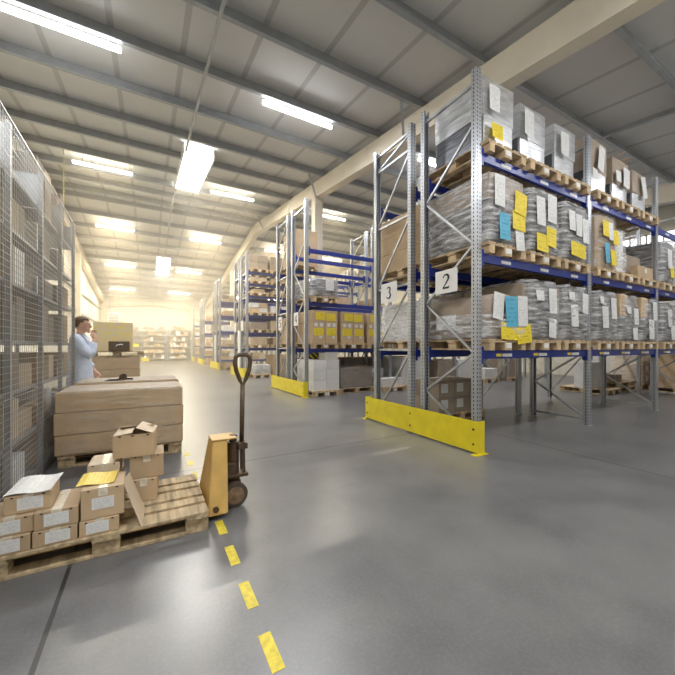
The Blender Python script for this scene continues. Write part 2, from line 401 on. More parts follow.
# ------------------------------------------------------------------ racks
def post_mesh(h):
    b = bmesh.new(); t = .004
    bx(b, -.05, .05, -.035, -.035 + t, 0, h)
    for s in (-1, 1): bx(b, s * .05 - t / 2, s * .05 + t / 2, -.035, .035, 0, h); bx(b, s * .05 - (.022 if s > 0 else 0), s * .05 + (0 if s > 0 else .022), .031, .035, 0, h)
    bx(b, -.07, .07, -.06, .06, 0, .008)
    return tomesh('post', b, 'post')
POSTS = {}
def beam_mesh(L, m='blue'):
    b = bmesh.new()
    bx(b, .055, L - .055, -.025, .025, -.11, 0, .004)
    for x in (.052, L - .052 - .045): bx(b, x, x + .045, -.035, .03, -.17, .05)
    return tomesh('beam', b, m)
def rack(label, x0, y0, nb, bay, dep, top, levels, group, style=0, flip=False, beam='blue', skip=(), labels=False):
    root = thing('pallet_rack', label, 'rack', (x0, y0, 0), 0, group)
    if top not in POSTS: POSTS[top] = post_mesh(top)
    b = bmesh.new()
    def bb(p, q): bar(b, (0, p[0], p[1]), (0, q[0], q[1]), .028, .028, (1, 0, 0))
    f, r = .03, dep - .03
    if style == 0:
        nodes = [(f, .12), (r, .66), (f, 1.22), (r, 1.93), (f, 2.6), (r, 3.4), (f, min(4.12, top - .4))]
        for a, c in zip(nodes, nodes[1:]): bb(a, c)
        hz = [.1, top - .16]
    else:
        hz = [1.25, 2.3, 3.38, 4.4, top - .1]
        for a, c in zip([.12] + hz, hz): bb((r, a + .03), (f, c - .03))
    cross = []
    for z in hz:
        q = bmesh.new(); bar(q, (0, f, z), (0, r, z), .034, .034, (1, 0, 0)); cross.append(tomesh('cross_bar', q, 'zinc'))
    fm = tomesh('upright_frame', b, 'zinc')
    for k in range(nb + 1):
        fo = obj('upright_frame', fm, None, root, (k * bay, 0, 0))
        for q in cross: obj('cross_bar', q, None, fo)
        for yy, rz in ((0, 0), (dep, math.pi)): obj('post', POSTS[top], None, fo, (0, yy, 0), rz)
    key = ('beam', bay, beam)
    if key not in POSTS: POSTS[key] = beam_mesh(bay, M[beam])
    for k in range(nb):
        for z in levels:
            if (k, z) in skip: continue
            for yy in (0, dep): 
                bo = obj('beam', POSTS[key], None, root, (k * bay, yy, z))
                if labels and yy == 0:
                    for j in range(3):
                        b = bmesh.new(); x = .5 + j * .85 + rnd.uniform(-.05, .05)
                        bx(b, x, x + .2, -.029, -.0255, -.085, -.045)
                        obj('beam_label', b, 'paper', bo)
                        if z < 2:
                            b = bmesh.new(); bx(b, x - .13, x - .02, -.029, -.0255, -.08, -.045)
                            obj('beam_label', b, 'yellow', bo)
    return root
X0, BAY, DEP = 3.587, 2.746, .9
L1, L2, L3 = 1.255, 2.481, 3.755
Y1, Y2 = 2.82, 4.01
rack('tall blue and grey pallet rack nearest the camera, marked by sign 2', X0, Y1, 4, BAY, DEP, 4.78, (L1, L2, L3), 'pallet racks', labels=True)
rack('blue and grey pallet rack behind the nearest one, marked by sign 3', X0, Y2, 4, BAY, DEP, 4.78, (L1, L2, L3), 'pallet racks', 1)
YG = [8.03, 14.05, 20.1, 26.4, 32.4]
ga = ['second', 'third', 'fourth', 'fifth', 'sixth']
def back_y(i): return YG[i] + DEP + .38
TOPS = [5.15, 5.3, 5.3, 5.0, 5.0]
LV = [(L1, L2, 3.87), (L1, 1.9, 2.62, 3.45, 3.95, 4.45), (.55, 1.3, 2.2, 3.1, 3.9), (.6, 1.3, 2.3, 3.2), (.6, 1.4, 2.3, 3.2)]
for i, y in enumerate(YG):
    rack('pallet rack at the near side of the %s guarded rack block' % ga[i], X0, y, 4 if i == 0 else 2, BAY, DEP, TOPS[i], LV[i], 'pallet racks', 1 if i else 0)
    if i < 4: rack('pallet rack at the far side of the %s guarded rack block' % ga[i], X0, back_y(i), 4 if i == 0 else 2, BAY, DEP, TOPS[i], LV[i] if i else (L1, L2, 3.6), 'pallet racks', 1)

# yellow end guards
def guard(label, ya, yb, x=3.43, h=.4):
    t = thing('rack_guard', label, 'guard', (x, ya, 0), 0, 'yellow rack end guards'); L = yb - ya
    b = bmesh.new(); bx(b, 0, .012, .0, L, .025, h); obj('panel', b, 'guard', t)
    for yy in (0, L - .012):
        b = bmesh.new(); bx(b, .0121, .13, yy, yy + .012, .0, h); bx(b, -.06, .16, yy - .03 if yy == 0 else yy - .02, yy + .05, 0, .01)
        obj('end_plate', b, 'guard', t)
    b = bmesh.new()
    for yy in (.06, L / 2, L - .06): rod(b, (-.006, yy, .12), (0, yy, .12), .014, 8); rod(b, (-.006, yy, .3), (0, yy, .3), .014, 8)
    obj('bolt_row', b, 'darkbrown', t)
guard('big yellow steel guard at the foot of the nearest racks', 2.68, 5.06)
guard('yellow steel guard at the foot of the second rack block', 7.86, 10.4)
guard('yellow guard at the third rack block, seen past the truck handle', 13.88, 16.5)
guard('yellow guard at the foot of the fourth rack block', 19.93, 22.6)
guard('distant yellow guard at the foot of the fifth rack block', 26.2, 28.8)
guard('farthest yellow guard, short, beside the back wall shelving', 32.3, 33.5)

# number signs
def ribbon(bm, pts, w, y):
    """flat stroke of varying width in the local x-z plane"""
    P = [Vector((p[0], p[1])) for p in pts]; L = []
    for i, p in enumerate(P):
        a = P[max(i - 1, 0)]; c = P[min(i + 1, len(P) - 1)]; d = (c - a).normalized(); n = Vector((-d.y, d.x))
        ww = w[i] if isinstance(w, (list, tuple)) else w
        L.append((p + n * ww / 2, p - n * ww / 2))
    vs = [(bm.verts.new((a.x, y, a.y)), bm.verts.new((c.x, y, c.y)), bm.verts.new((a.x, y + .002, a.y)), bm.verts.new((c.x, y + .002, c.y))) for a, c in L]
    for u, v in zip(vs, vs[1:]):
        bm.faces.new((u[0], u[1], v[1], v[0])); bm.faces.new((u[2], v[2], v[3], u[3])); bm.faces.new((u[0], v[0], v[2], u[2])); bm.faces.new((u[1], u[3], v[3], v[1]))
    bm.faces.new((vs[0][0], vs[0][2], vs[0][3], vs[0][1])); bm.faces.new((vs[-1][0], vs[-1][1], vs[-1][3], vs[-1][2]))
def arc(cx, cy, rx, ry, a0, a1, n=12): return [(cx + rx * math.cos(R(a0 + (a1 - a0) * i / n)), cy + ry * math.sin(R(a0 + (a1 - a0) * i / n))) for i in range(n + 1)]
GL = {'2': [(arc(0, .26, .24, .22, 175, -40, 12) + [(-.02, -.16), (-.27, -.44)], [.1, .06, .06, .07, .08, .09, .11, .12, .13, .13, .13, .12, .1, .08, .05]), ([(-.28, -.445), (.24, -.445), (.29, -.32)], [.1, .1, .03])],
      '3': [(arc(-.02, .25, .2, .21, 160, -75, 12), [.09, .06, .06, .06, .07, .08, .1, .12, .12, .11, .09, .07, .05]), (arc(-.04, -.2, .26, .25, 85, -155, 14), [.05, .06, .08, .1, .12, .13, .13, .13, .12, .1, .08, .07, .06, .07, .1])],
      '4': [([(.12, .46), (-.3, -.18), (.34, -.18)], [.06, .06, .08]), ([(.12, .48), (.12, -.46)], .12)],
      '5': [([(.26, .42), (-.16, .42), (-.2, .06)], [.1, .09, .05]), (arc(-.05, -.16, .28, .27, 105, -150, 14), [.05, .07, .09, .11, .12, .13, .13, .13, .12, .1, .08, .07, .06, .07, .1])]}
def sign(label, ch, yc, zc, w, h, x=3.49):
    t = thing('number_sign', label, 'sign', (x, yc, zc), R(-90), 'rack number signs')
    b = bmesh.new(); bx(b, -w / 2, w / 2, 0, .004, -h / 2, h / 2); obj('plate', b, 'whitebox', t)
    if ch:
        b = bmesh.new(); s = h * .62
        for pts, ww in GL[ch]: ribbon(b, [(p[0] * s, p[1] * s) for p in pts], [q * s * 1.35 for q in ww] if isinstance(ww, list) else ww * s * 1.2, -.003)
        obj('numeral', b, 'ink', t)
    b = bmesh.new()
    for xx in (-w * .4, w * .4): bx(b, xx - .012, xx + .012, .0045, .05, h * .3, h * .5)
    obj('hook', b, 'zinc', t)
sign('white sign with black 2 hung on the nearest rack end', '2', 3.225, 2.18, .38, .31)
sign('white sign with black 3 hung on the rack end behind', '3', 4.46, 2.2, .42, .33)
sign('small white sign reading 4 on the second block, near post', '4', 8.5, 2.05, .32, .36)
sign('small white sign reading 5 on the second block, far frame', '5', 9.75, 2.0, .3, .4)
sign('blank looking white plate on the third block, near frame', None, 14.5, 2.2, .35, .42)
sign('blank looking white plate on the third block, far frame', None, 15.8, 2.2, .35, .42)

# ------------------------------------------------------------------ loads
def soft_block(w, d, h, seed, amp=.02, bul=.02, cuts=7, taper=0, rnd_=1):
    """a packed, wrapped block with a slightly uneven skin; origin bottom centre"""
    b = bmesh.new(); bx(b, -w / 2, w / 2, -d / 2, d / 2, 0, h)
    bmesh.ops.subdivide_edges(b, edges=b.edges[:], cuts=cuts, use_grid_fill=True)
    for v in b.verts:
        p = v.co.copy(); q = p * 3.1 + Vector((seed * 7.3, seed * 3.1, 0)); n = noise.noise_vector(q)
        k = math.sin(math.pi * min(max(p.z / h, 0), 1))
        sx, sy = p.x / (w / 2), p.y / (d / 2)
        cr = abs(sx) ** 6 * abs(sy) ** 6
        f = 1 + bul * k - .05 * rnd_ * cr - taper * p.z / h
        v.co = Vector((p.x * f + n.x * amp, p.y * f + n.y * amp, p.z + (n.z * amp - .03 * rnd_ * (sx ** 4 + sy ** 4) * .5) * (p.z / h)))
    return b
def paper(parent, x, z, w, h, mat, yf, tilt=0, rz=0, bend=.012):
    b = bmesh.new(); n = 4
    A = []
    for i in range(n + 1):
        t = i / n; y = -bend * (1 - math.cos(math.pi * (1 - t))) * .5
        A.append([bm_v for bm_v in (b.verts.new((-w / 2, y, (t - .5) * h)), b.verts.new((w / 2, y - bend * .4 * t, (t - .5) * h)), b.verts.new((w / 2, y - bend * .4 * t + .002, (t - .5) * h)), b.verts.new((-w / 2, y + .002, (t - .5) * h)))])
    for p, q in zip(A, A[1:]):
        for k in range(4): b.faces.new((p[k], p[(k + 1) % 4], q[(k + 1) % 4], q[k]))
    b.faces.new(A[0][::-1]); b.faces.new(A[-1])
    o = obj('paper_sheet', b, mat, parent, (x, yf, z)); o.rotation_euler = (0, R(tilt), rz); return o
PC = {'w': 'paper', 'y': 'yellow', 'b': 'bluesheet'}
def papers(o, w, d, lst):
    for s in lst:
        k, x, z, pw, ph = s[:5]; tl = s[5] if len(s) > 5 else rnd.uniform(-5, 5)
        q = paper(o, x, z, pw, ph, PC[k], -d / 2 - .035, tl)
        if k != 'w': q['label'] = {'y': 'yellow sheet', 'b': 'pale blue sheet'}[k]
def load(label, x, y, z, w, d, h, body, seed, sheets=(), film='film', cap=None, group='wrapped loads on the nearest racks', rz=0, bul=.03):
    if group == 'wrapped loads on the nearest racks' and w > .7: w -= .07
    o = obj('wrapped_load', soft_block(w - .03, d - .03, h - .02, seed, .012, bul * .5), body, None, (x, y, z), rz, smooth=False)
    tag(o, label, 'load', group)
    if cap:   # upper carton standing out of the wrap
        b = bmesh.new(); bx(b, -w / 2 + .005, w / 2 - .005, -d / 2 + .005, d / 2 - .005, h * cap, h - .015, .006); obj('carton', b, 'brownpaper', o)
    if film:
        obj('stretch_film', soft_block(w + .02, d + .02, h + .005, seed + 5, .016, bul, 9), film, o, smooth=True)
    papers(o, w, d, sheets); return o
def PX(bay, k): return X0 + bay * BAY + .053 + .45 + k * .87          # centre of pallet k in a bay
lvl = {L1: 'lower', L2: 'middle', L3: 'top'}
def pal(x, y, z, label, group='pallets in the racks', rz=0, P=None): return place(P or PAL, label, (x, y, z), rz, group=group)
YP = Y1 + .5       # pallet centre of the front row
ADJ = lambda a: ORD[a]
# pallets of the front row
for lv in (L1, L2, L3):
    for n in range(9 if lv != L3 else 6):
        pal(PX(n // 3, n % 3), YP, lv, 'wooden pallet, %s from the aisle on the %s level of the nearest rack' % (ORD[n], lvl[lv]))
DK = .144
# ---- top level: foil wrapped machines with a box on top
def foil_unit(label, x, w, d, h1, h2, seed, sheets, top='foil', open_top=False, dy=0):
    h1, h2 = h1 + .03, h2 + .08
    o = obj('foil_wrapped_unit', soft_block(w * .94, d * .96, h1, seed, .008, -.01, 6, 0, .2), 'foil', None, (x, YP + dy - .02, L3 + DK + .004), 0, smooth=False)
    tag(o, label, 'load', 'foil wrapped units on the top level')
    b = soft_block(w * .98, d * .97, h2, seed + 3, .01, .0, 6, 0, .1); bmesh.ops.translate(b, verts=b.verts, vec=(0, 0, h1 - .01)); obj('upper_box', b, top, o)
    b = bmesh.new(); bx(b, -w / 2 - .012, -w / 2 + .05, -d * .46, d * .46, .02, h1 * .96, .01); obj('side_panel', b, 'foilshade', o)  # added dark panel, stands in for shade on the unit's aisle side
    if open_top:
        b = bmesh.new(); z = h1 + h2 - .01
        bar(b, (-w * .35, -d / 2 + .05, z), (-w * .05, -d / 2 - .02, z + .1), .3, .008); bar(b, (w * .1, -d / 2 + .1, z), (w * .35, -d / 2, z + .06), .3, .008)
        q = obj('flap', b, 'carton', o); q['label'] = 'loose brown carton flap'
    papers(o, w, d, sheets); return o
foil_unit('grey foil wrapped unit with yellow sheet, at the top rack end', PX(0, 0) + .03, .66, .86, .42, .42, 1, [('w', -.16, .66, .2, .34, 2), ('y', -.1, .24, .22, .2, 2)])
foil_unit('grey foil wrapped unit on top level, second from the aisle', PX(0, 1), .66, .8, .40, .40, 2, [('w', -.18, .62, .22, .38, 3)])
foil_unit('grey foil wrapped unit on top level, third from the aisle', PX(0, 2), .62, .8, .42, .38, 3, [('w', -.1, .60, .22, .36, 2)])
foil_unit('foil unit with brown upper carton just past the second post', PX(1, 0), .68, .85, .42, .46, 4, [('w', .02, .66, .2, .44, 12), ('w', -.2, .36, .16, .16, 6)], 'brownpaper')
foil_unit('foil unit with open brown carton flap and two white sheets', PX(1, 1), .66, .85, .38, .40, 5, [('w', -.2, .52, .18, .2, 0), ('w', .12, .56, .24, .36, 6)], 'brownpaper', True)
foil_unit('foil unit with slanted white sheet beside the third post', PX(1, 2), .64, .82, .42, .34, 6, [('w', .08, .58, .18, .42, -14)], 'brownpaper')
# ---- middle level
z = L2 + DK + .002
load('wrapped brown topped load with blue and yellow sheets at rack end', PX(0, 0), YP, z, .8, 1.15, .9, 'greyload', 11,
     [('w', -.2, .66, .2, .4, 2), ('y', .24, .58, .25, .3, 8), ('y', .2, .34, .27, .25, 4), ('b', -.1, .22, .21, .34, 0), ('w', .22, .12, .18, .34, -3)], cap=.62)
load('wrapped load with crossed yellow sheets, second on the middle level', PX(0, 1), YP, z, .8, 1.15, .92, 'greyload', 12,
     [('w', -.16, .58, .2, .4, 0), ('w', .12, .66, .22, .4, 3), ('y', -.12, .14, .28, .25, 3), ('y', .1, .25, .24, .28, 5)], 'film')
load('wrapped load with three white sheets, third on the middle level', PX(0, 2), YP, z, .8, 1.15, .9, 'greyload', 13,
     [('w', -.2, .6, .17, .3, 0), ('w', .0, .56, .17, .34, 2), ('w', .2, .5, .18, .38, 0), ('y', -.02, .17, .42, .22, 5)])
load('tall wrapped carton load with blue sheet just past second post', PX(1, 0) + .02, YP, z, .84, 1.15, .92, 'carton', 14,
     [('y', -.16, .66, .2, .26, 3), ('w', .02, .64, .14, .3, 0), ('y', .2, .56, .2, .24, 0), ('b', -.1, .26, .14, .34, -6), ('y', .12, .2, .18, .26, 0)], 'filmthin')
load('bulky white wrapped load beside the tall carton load', PX(1, 1) - .12, YP + .05, z, .46, 1.05, .84, 'whitebox', 15, [], 'film')
o = obj('carton', (lambda b: (bx(b, -.4, .4, -.45, .45, 0, .5, .008), b)[1])(bmesh.new()), 'cartondull', None, (PX(1, 2) - .1, YP + .12, z)); tag(o, 'large dull brown carton behind the low one on middle level', 'carton')
b = bmesh.new(); bx(b, -.35, .35, -.06, .06, 0, .24, .006); o = obj('carton', b, 'carton', None, (PX(1, 2) - .08, YP - .48, z)); tag(o, 'low brown carton in front of the large dull carton', 'carton')
b = bmesh.new(); bx(b, -.04, .06, -.064, -.061, .12, .2); obj('paper_label', b, 'paper', o)
for k in range(3):
    load('wrapped load, %s past the third post on the middle level' % ORD[k], PX(2, k), YP, z, .8, 1.15, .9, 'greyload', 16 + k, [('w', -.1, .5, .2, .4), ('y', .02, .24, .18, .24)] if k == 0 else [('w', .1, .5, .2, .4)])
# ---- lower level
z = L1 + DK + .002
o = obj('wrapped_load', (lambda b: b)(bmesh.new()), 'brownpaper', None, (PX(0, 0), YP, z)); me = o.data
b = bmesh.new(); pr_ = [(-.39, 0), (.39, 0), (.40, .3), (.36, .46), (.24, .56), (.05, .6), (-.2, .59), (-.34, .52), (-.39, .36)]
extr(b, pr_, 1, -.56, .56); bmesh.ops.bevel(b, geom=b.edges[:], offset=.03, segments=2, affect='EDGES'); bmesh.ops.recalc_face_normals(b, faces=b.faces); b.to_mesh(me); b.free()
for p in me.polygons: p.use_smooth = True
tag(o, 'low domed kraft paper load in film at the lower rack end', 'load', 'wrapped loads on the nearest racks')
obj('stretch_film', soft_block(.84, 1.2, .34, 33, .02, .02, 9), 'film', o, smooth=True)
papers(o, .8, 1.14, [('w', -.22, .42, .2, .34, 8), ('b', .05, .36, .24, .4, -2), ('w', .29, .38, .21, .4, 0), ('y', .02, .1, .38, .22, 3), ('y', .32, .07, .32, .25, -6)])
b = bmesh.new(); bx(b, -.42, -.415, -.1, .25, .14, .34); obj('paper_label', b, 'paper', o)
low = [('second from the aisle', [('w', -.17, .62, .18, .14, 0), ('w', .15, .56, .19, .36, 0), ('w', .14, .17, .18, .28, 8)]),
       ('third from the aisle', [('w', -.2, .68, .15, .12, 0), ('w', -.12, .38, .2, .34, 0), ('w', .2, .58, .17, .32, 6)]),
       ('fourth, behind the second post', [('w', -.26, .68, .12, .12, 0), ('w', -.14, .4, .2, .36, 0), ('w', .16, .56, .18, .36, 0)]),
       ('fifth, brown carton showing at its corner', [('w', -.12, .56, .16, .12, 0), ('w', .18, .46, .18, .3, 0), ('w', .14, .14, .18, .22, 2)]),
       ('sixth, next to the third post', [('w', .16, .6, .18, .36, 0), ('w', .0, .24, .22, .38, 2)]),
       ('seventh, just past the third post', [('w', -.08, .5, .2, .36, 0), ('w', .1, .2, .22, .3, 0)]),
       ('eighth, well past the third post', [('w', .1, .4, .2, .36, 0)]), ('ninth, before the fourth post', [('w', .1, .4, .2, .36, 0)])]
for n, (wd, sh) in enumerate(low):
    bay, k = (n + 1) // 3, (n + 1) % 3
    o = load('cloudy film wrapped load on lower level, ' + wd, PX(bay, k), YP, z, .8, 1.14, .86, 'greyload', 40 + n, sh, 'film', bul=.05)
    b = bmesh.new(); bx(b, -.41, -.1, -.585, .5, .45, .84, .02) if n in (3, 4) else bx(b, -.405, -.3, -.5, .5, .4, .8, .02)
    q = obj('carton', b, 'carton' if n in (3, 4) else 'cartondull', o)
    if n in (3, 4): q['label'] = 'brown carton corner showing through the film'

# ---- back row of the nearest block (row with sign 3)
YQ = Y2 + .42
for lv in (L1, L2, L3):
    for n in range(6):
        if lv == L3 and n not in (1, 2, 4): continue
        pal(PX(n // 3, n % 3), YQ, lv, 'wooden pallet, %s from the aisle on the %s level of the sign 3 rack' % (ORD[n], lvl[lv]))
def carton_mesh(w, d, h, mat, tape=True):
    b = bmesh.new(); bx(b, -w / 2, w / 2, -d / 2, d / 2, 0, h, .005); return tomesh('carton', b, mat)
def carton(label, x, y, z, w, d, h, mat='carton', rz=0, tape=False, lab=None, group=None, name='carton', cat='carton'):
    o = obj(name, carton_mesh(w, d, h, mat), None, None, (x, y, z), rz); tag(o, label, cat, group)
    if tape:
        b = bmesh.new(); bx(b, -.025, .025, -d / 2 - .0015, d / 2 + .0015, h - .06, h + .0015); obj('tape', b, 'tape', o)
    for s in lab or ():
        k, lx, lz, lw, lh = s; b = bmesh.new(); bx(b, lx - lw / 2, lx + lw / 2, -d / 2 - .003, -d / 2 - .0005, lz - lh / 2, lz + lh / 2)
        obj('paper_label', b, PC[k], o)
    return o
grid = [(-.2, 0), (.2, 0), (-.2, .3), (.2, .3), (-.2, .6), (.2, .6)]
for j, (dx, dz) in enumerate(grid):
    carton('brown carton, %s layer, %s column, on the sign 3 rack middle level' % (ORD[j // 2], ('aisle side', 'inner')[j % 2]), PX(0, 0) + dx, YQ, L2 + DK + dz + .001, .395, 1.1, .296, 'carton', group='cartons on the sign 3 rack')
for n in range(1, 6):
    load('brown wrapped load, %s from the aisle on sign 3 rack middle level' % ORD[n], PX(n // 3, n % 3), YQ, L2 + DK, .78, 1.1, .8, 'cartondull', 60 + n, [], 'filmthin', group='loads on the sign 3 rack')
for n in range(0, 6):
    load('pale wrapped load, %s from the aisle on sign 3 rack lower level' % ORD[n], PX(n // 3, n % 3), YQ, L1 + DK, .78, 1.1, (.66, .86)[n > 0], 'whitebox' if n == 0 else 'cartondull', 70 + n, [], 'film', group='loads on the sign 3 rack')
for n in (1, 2, 4):
    load('grey wrapped load, %s from the aisle on sign 3 rack top level' % ORD[n], PX(n // 3, n % 3), YQ, L3 + DK, .78, 1.1, .7, 'greyload', 80 + n, [], 'film', group='loads on the sign 3 rack')
# floor level of the near block: small cartons on a pallet
pal(4.9, 4.52, 0, 'dark pallet on the floor under the nearest racks', 'pallets on the floor', R(90))
for j in range(12):
    c, l = j % 6, j // 6; ix, iy = c % 3, c // 3
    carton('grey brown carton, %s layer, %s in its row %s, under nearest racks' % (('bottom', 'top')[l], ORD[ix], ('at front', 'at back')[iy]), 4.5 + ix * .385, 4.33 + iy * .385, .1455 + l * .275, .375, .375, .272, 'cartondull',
           lab=[('w', -.05, .16, .16, .15)] if iy == 0 else None, group='small cartons on the floor pallet')
# floor goods deeper under the racks
def pile(label, x, y, nx, ny, nz, w, d, h, mat, group, lab=None, wrap=False):
    for k in range(nz):
        for j in range(ny):
            for i in range(nx):
                carton('%s, layer %s, column %s%s' % (label, ORD[k], ORD[i], ', row ' + ORD[j] if ny > 1 else ''), x + (i - (nx - 1) / 2) * (w + .004), y + (j - (ny - 1) / 2) * (d + .004), .1455 + k * (h + .002), w, d, h, mat, lab=lab if j == 0 else None, group=group)
pal(11.1, 4.9, 0, 'floor pallet under the third bay, carrying pale labelled boxes', 'pallets on the floor')
pile('pale labelled box on floor pallet under third bay', 11.1, 4.9, 2, 1, 3, .38, .42, .24, 'whitebox', 'boxes under the third bay', [('w', 0, .12, .2, .12)])
pal(12.2, 4.75, 0, 'empty looking dark pallet beside the labelled boxes', 'pallets on the floor', R(90), PALOLD)
pal(12.2, 4.75, .146, 'second dark pallet stacked on the empty one', 'pallets on the floor', R(92), PALOLD)
carton('small brown carton lying on the dark stacked pallets', 11.9, 4.7, .292, .4, .4, .2, 'cartondull')
pal(13.7, 4.75, 0, 'floor pallet under a tall white wrapped carton pile', 'pallets on the floor', R(90))
load('tall white labelled wrapped pile on the floor, deep under racks', 13.7, 4.75, .1455, 1.15, .8, 1.0, 'cartonlight', 90, [('w', -.4, .2, .2, .15), ('w', -.4, .5, .2, .15), ('w', -.05, .2, .2, .15), ('w', -.05, .5, .2, .15), ('w', .3, .2, .2, .15), ('w', .3, .5, .2, .15), ('w', .3, .8, .2, .15)], 'filmthin', group='piles on the floor')
pal(15.3, 4.7, 0, 'floor pallet under the grey pile by the end wall', 'pallets on the floor', R(90))
load('grey labelled wrapped pile on the floor beside the white pile', 15.3, 4.7, .1455, 1.15, .8, 1.05, 'greyload', 91, [('w', -.3, .3, .2, .15), ('w', .1, .3, .2, .15), ('w', -.3, .7, .2, .15), ('w', .1, .7, .2, .15)], 'filmthin', group='piles on the floor')
pal(13.3, 3.55, 0, 'floor pallet under the tall brown crate', 'pallets on the floor')
carton('tall brown crate on floor pallet beyond the third bay', 13.3, 3.55, .1455, .78, 1.1, .95, 'carton')

# ------------------------------------------------------------------ second block
Ya = YG[0] + .45; Yb = back_y(0) + .42
for n in range(6):
    pal(PX(n // 3, n % 3), Ya, L1, 'pallet, %s from the aisle on the lower level of the second block' % ORD[n], 'pallets in the racks')
    px = PX(n // 3, n % 3); gz = L1 + DK + .001
    nm = '%s pallet of the second block' % ORD[n]
    for s, wd in ((-1, 'aisle side'), (1, 'inner')):
        carton('tall brown carton with yellow sheet, %s, on %s' % (wd, nm), px + s * .19, Ya - .05, gz, .36, 1.0, .56, 'carton', lab=[('y', 0, .3, .28, .2), ('w', -.08, .48, .09, .09), ('w', .08, .48, .09, .09), ('w', .06, .16, .09, .06)], group='yellow labelled cartons on the second block')
    carton('wide brown carton with two yellow sheets atop %s' % nm, px, Ya - .05, gz + .562, .76, 1.0, .3, 'carton', lab=[('y', -.14, .15, .27, .2), ('y', .17, .13, .26, .2)], group='yellow labelled cartons on the second block')
for n in range(6):
    pal(PX(n // 3, n % 3), Yb, L1, 'pallet, %s from the aisle on lower level, second block far side' % ORD[n])
    carton('plain brown carton block, %s from aisle, second block far side' % ORD[n], PX(n // 3, n % 3), Yb, L1 + DK + .001, .76, 1.0, .8, 'carton', group='carton blocks on the far side')
pal(PX(0, 0), Ya, L2, 'pallet under the grey wrapped load on the second block')
load('grey wrapped load with white sheet, middle level of second block', PX(0, 0), Ya, L2 + DK, .82, 1.1, .5, 'greyload', 101, [('w', .12, .32, .24, .3, 0)], 'film', group=None)
carton('brown carton beside the grey wrapped load on second block', PX(0, 2) - .35, Yb, L2 + .02, .5, .8, .4, 'carton')
carton('small brown carton farther along on the second block', PX(1, 0), Yb, L2 + .02, .6, .8, .42, 'carton')
pal(PX(0, 0), Yb, 3.6, 'pallet on the top level of the second block, far side')
carton('tall brown carton high on the second block beside a post', PX(0, 0) + .05, Yb, 3.6 + DK + .001, .72, 1.0, 1.05, 'carton')
# floor level of the second block
pal(4.12, Ya - .02, 0, 'floor pallet under the white boxes beside the yellow guard', 'pallets on the floor')
for k in range(3):
    for i in range(2):
        carton('white box, %s layer, %s, beside the second yellow guard' % (('bottom', 'middle', 'upper')[k], ('guard side', 'inner side')[i]), 3.93 + i * .385, Ya - .02, .1455 + k * .27, .38, 1.1, .266, 'whitebox', group='white boxes by the second guard')
carton('single white box topping the white boxes by second guard', 4.31, Ya - .3, .9575, .36, .45, .2, 'whitebox')
b = bmesh.new(); bx(b, -.25, .25, -.015, .015, 0, .32, .004); o = obj('hazard_board', b, 'hazard', None, (4.1, Ya + .1, .957)); tag(o, 'black and yellow striped board behind the white boxes', 'board')
pal(5.2, Ya - .02, 0, 'floor pallet under the low grey wrapped load, second block', 'pallets on the floor', R(90))
load('low grey brown wrapped load on floor under second block', 5.2, Ya - .02, .1455, 1.15, .78, .62, 'cartondull', 110, [], 'filmthin', group=None)
pal(6.25, Ya - .2, 0, 'floor pallet under the two low white boxes, second block', 'pallets on the floor')
carton('low white box at front on its own floor pallet', 6.2, Ya - .45, .1455, .76, .5, .24, 'whitebox')
carton('second white box stepped behind the low white one', 6.1, Ya + .15, .1455, .5, .5, .5, 'whitebox')
for n, (x, mat, w, h, ln) in enumerate(((7.15, 'whitebox', .8, .85, 'tall white pack'), (8.6, 'cartondull', .72, .7, 'grey wrapped pack'), (9.58, 'whitebox', .8, .72, 'square white pack'), (10.9, 'whitebox', .8, .36, 'low white pack'), (12.3, 'cartondull', .8, .7, 'brown pack'))):
    pal(x, Ya - .02, 0, 'floor pallet carrying the %s in the second block' % ln, 'pallets on the floor')
    carton('%s on floor pallet, %s along under the second block' % (ln, ORD[n + 3]), x, Ya - .02, .1455, w - .06, 1.05, h, mat, name='packed_goods', cat='pack')
for n in range(4):
    pal(PX(n // 3 * 1, n % 3), Yb, 0, 'floor pallet, %s from aisle at the second block far side' % ORD[n], 'pallets on the floor')
    carton('dark brown pack, %s from aisle on floor, second block far side' % ORD[n], PX(n // 3, n % 3), Yb, .1455, .76, 1.0, .8, 'cartondull', name='packed_goods', cat='pack', group='packs on the floor far side')

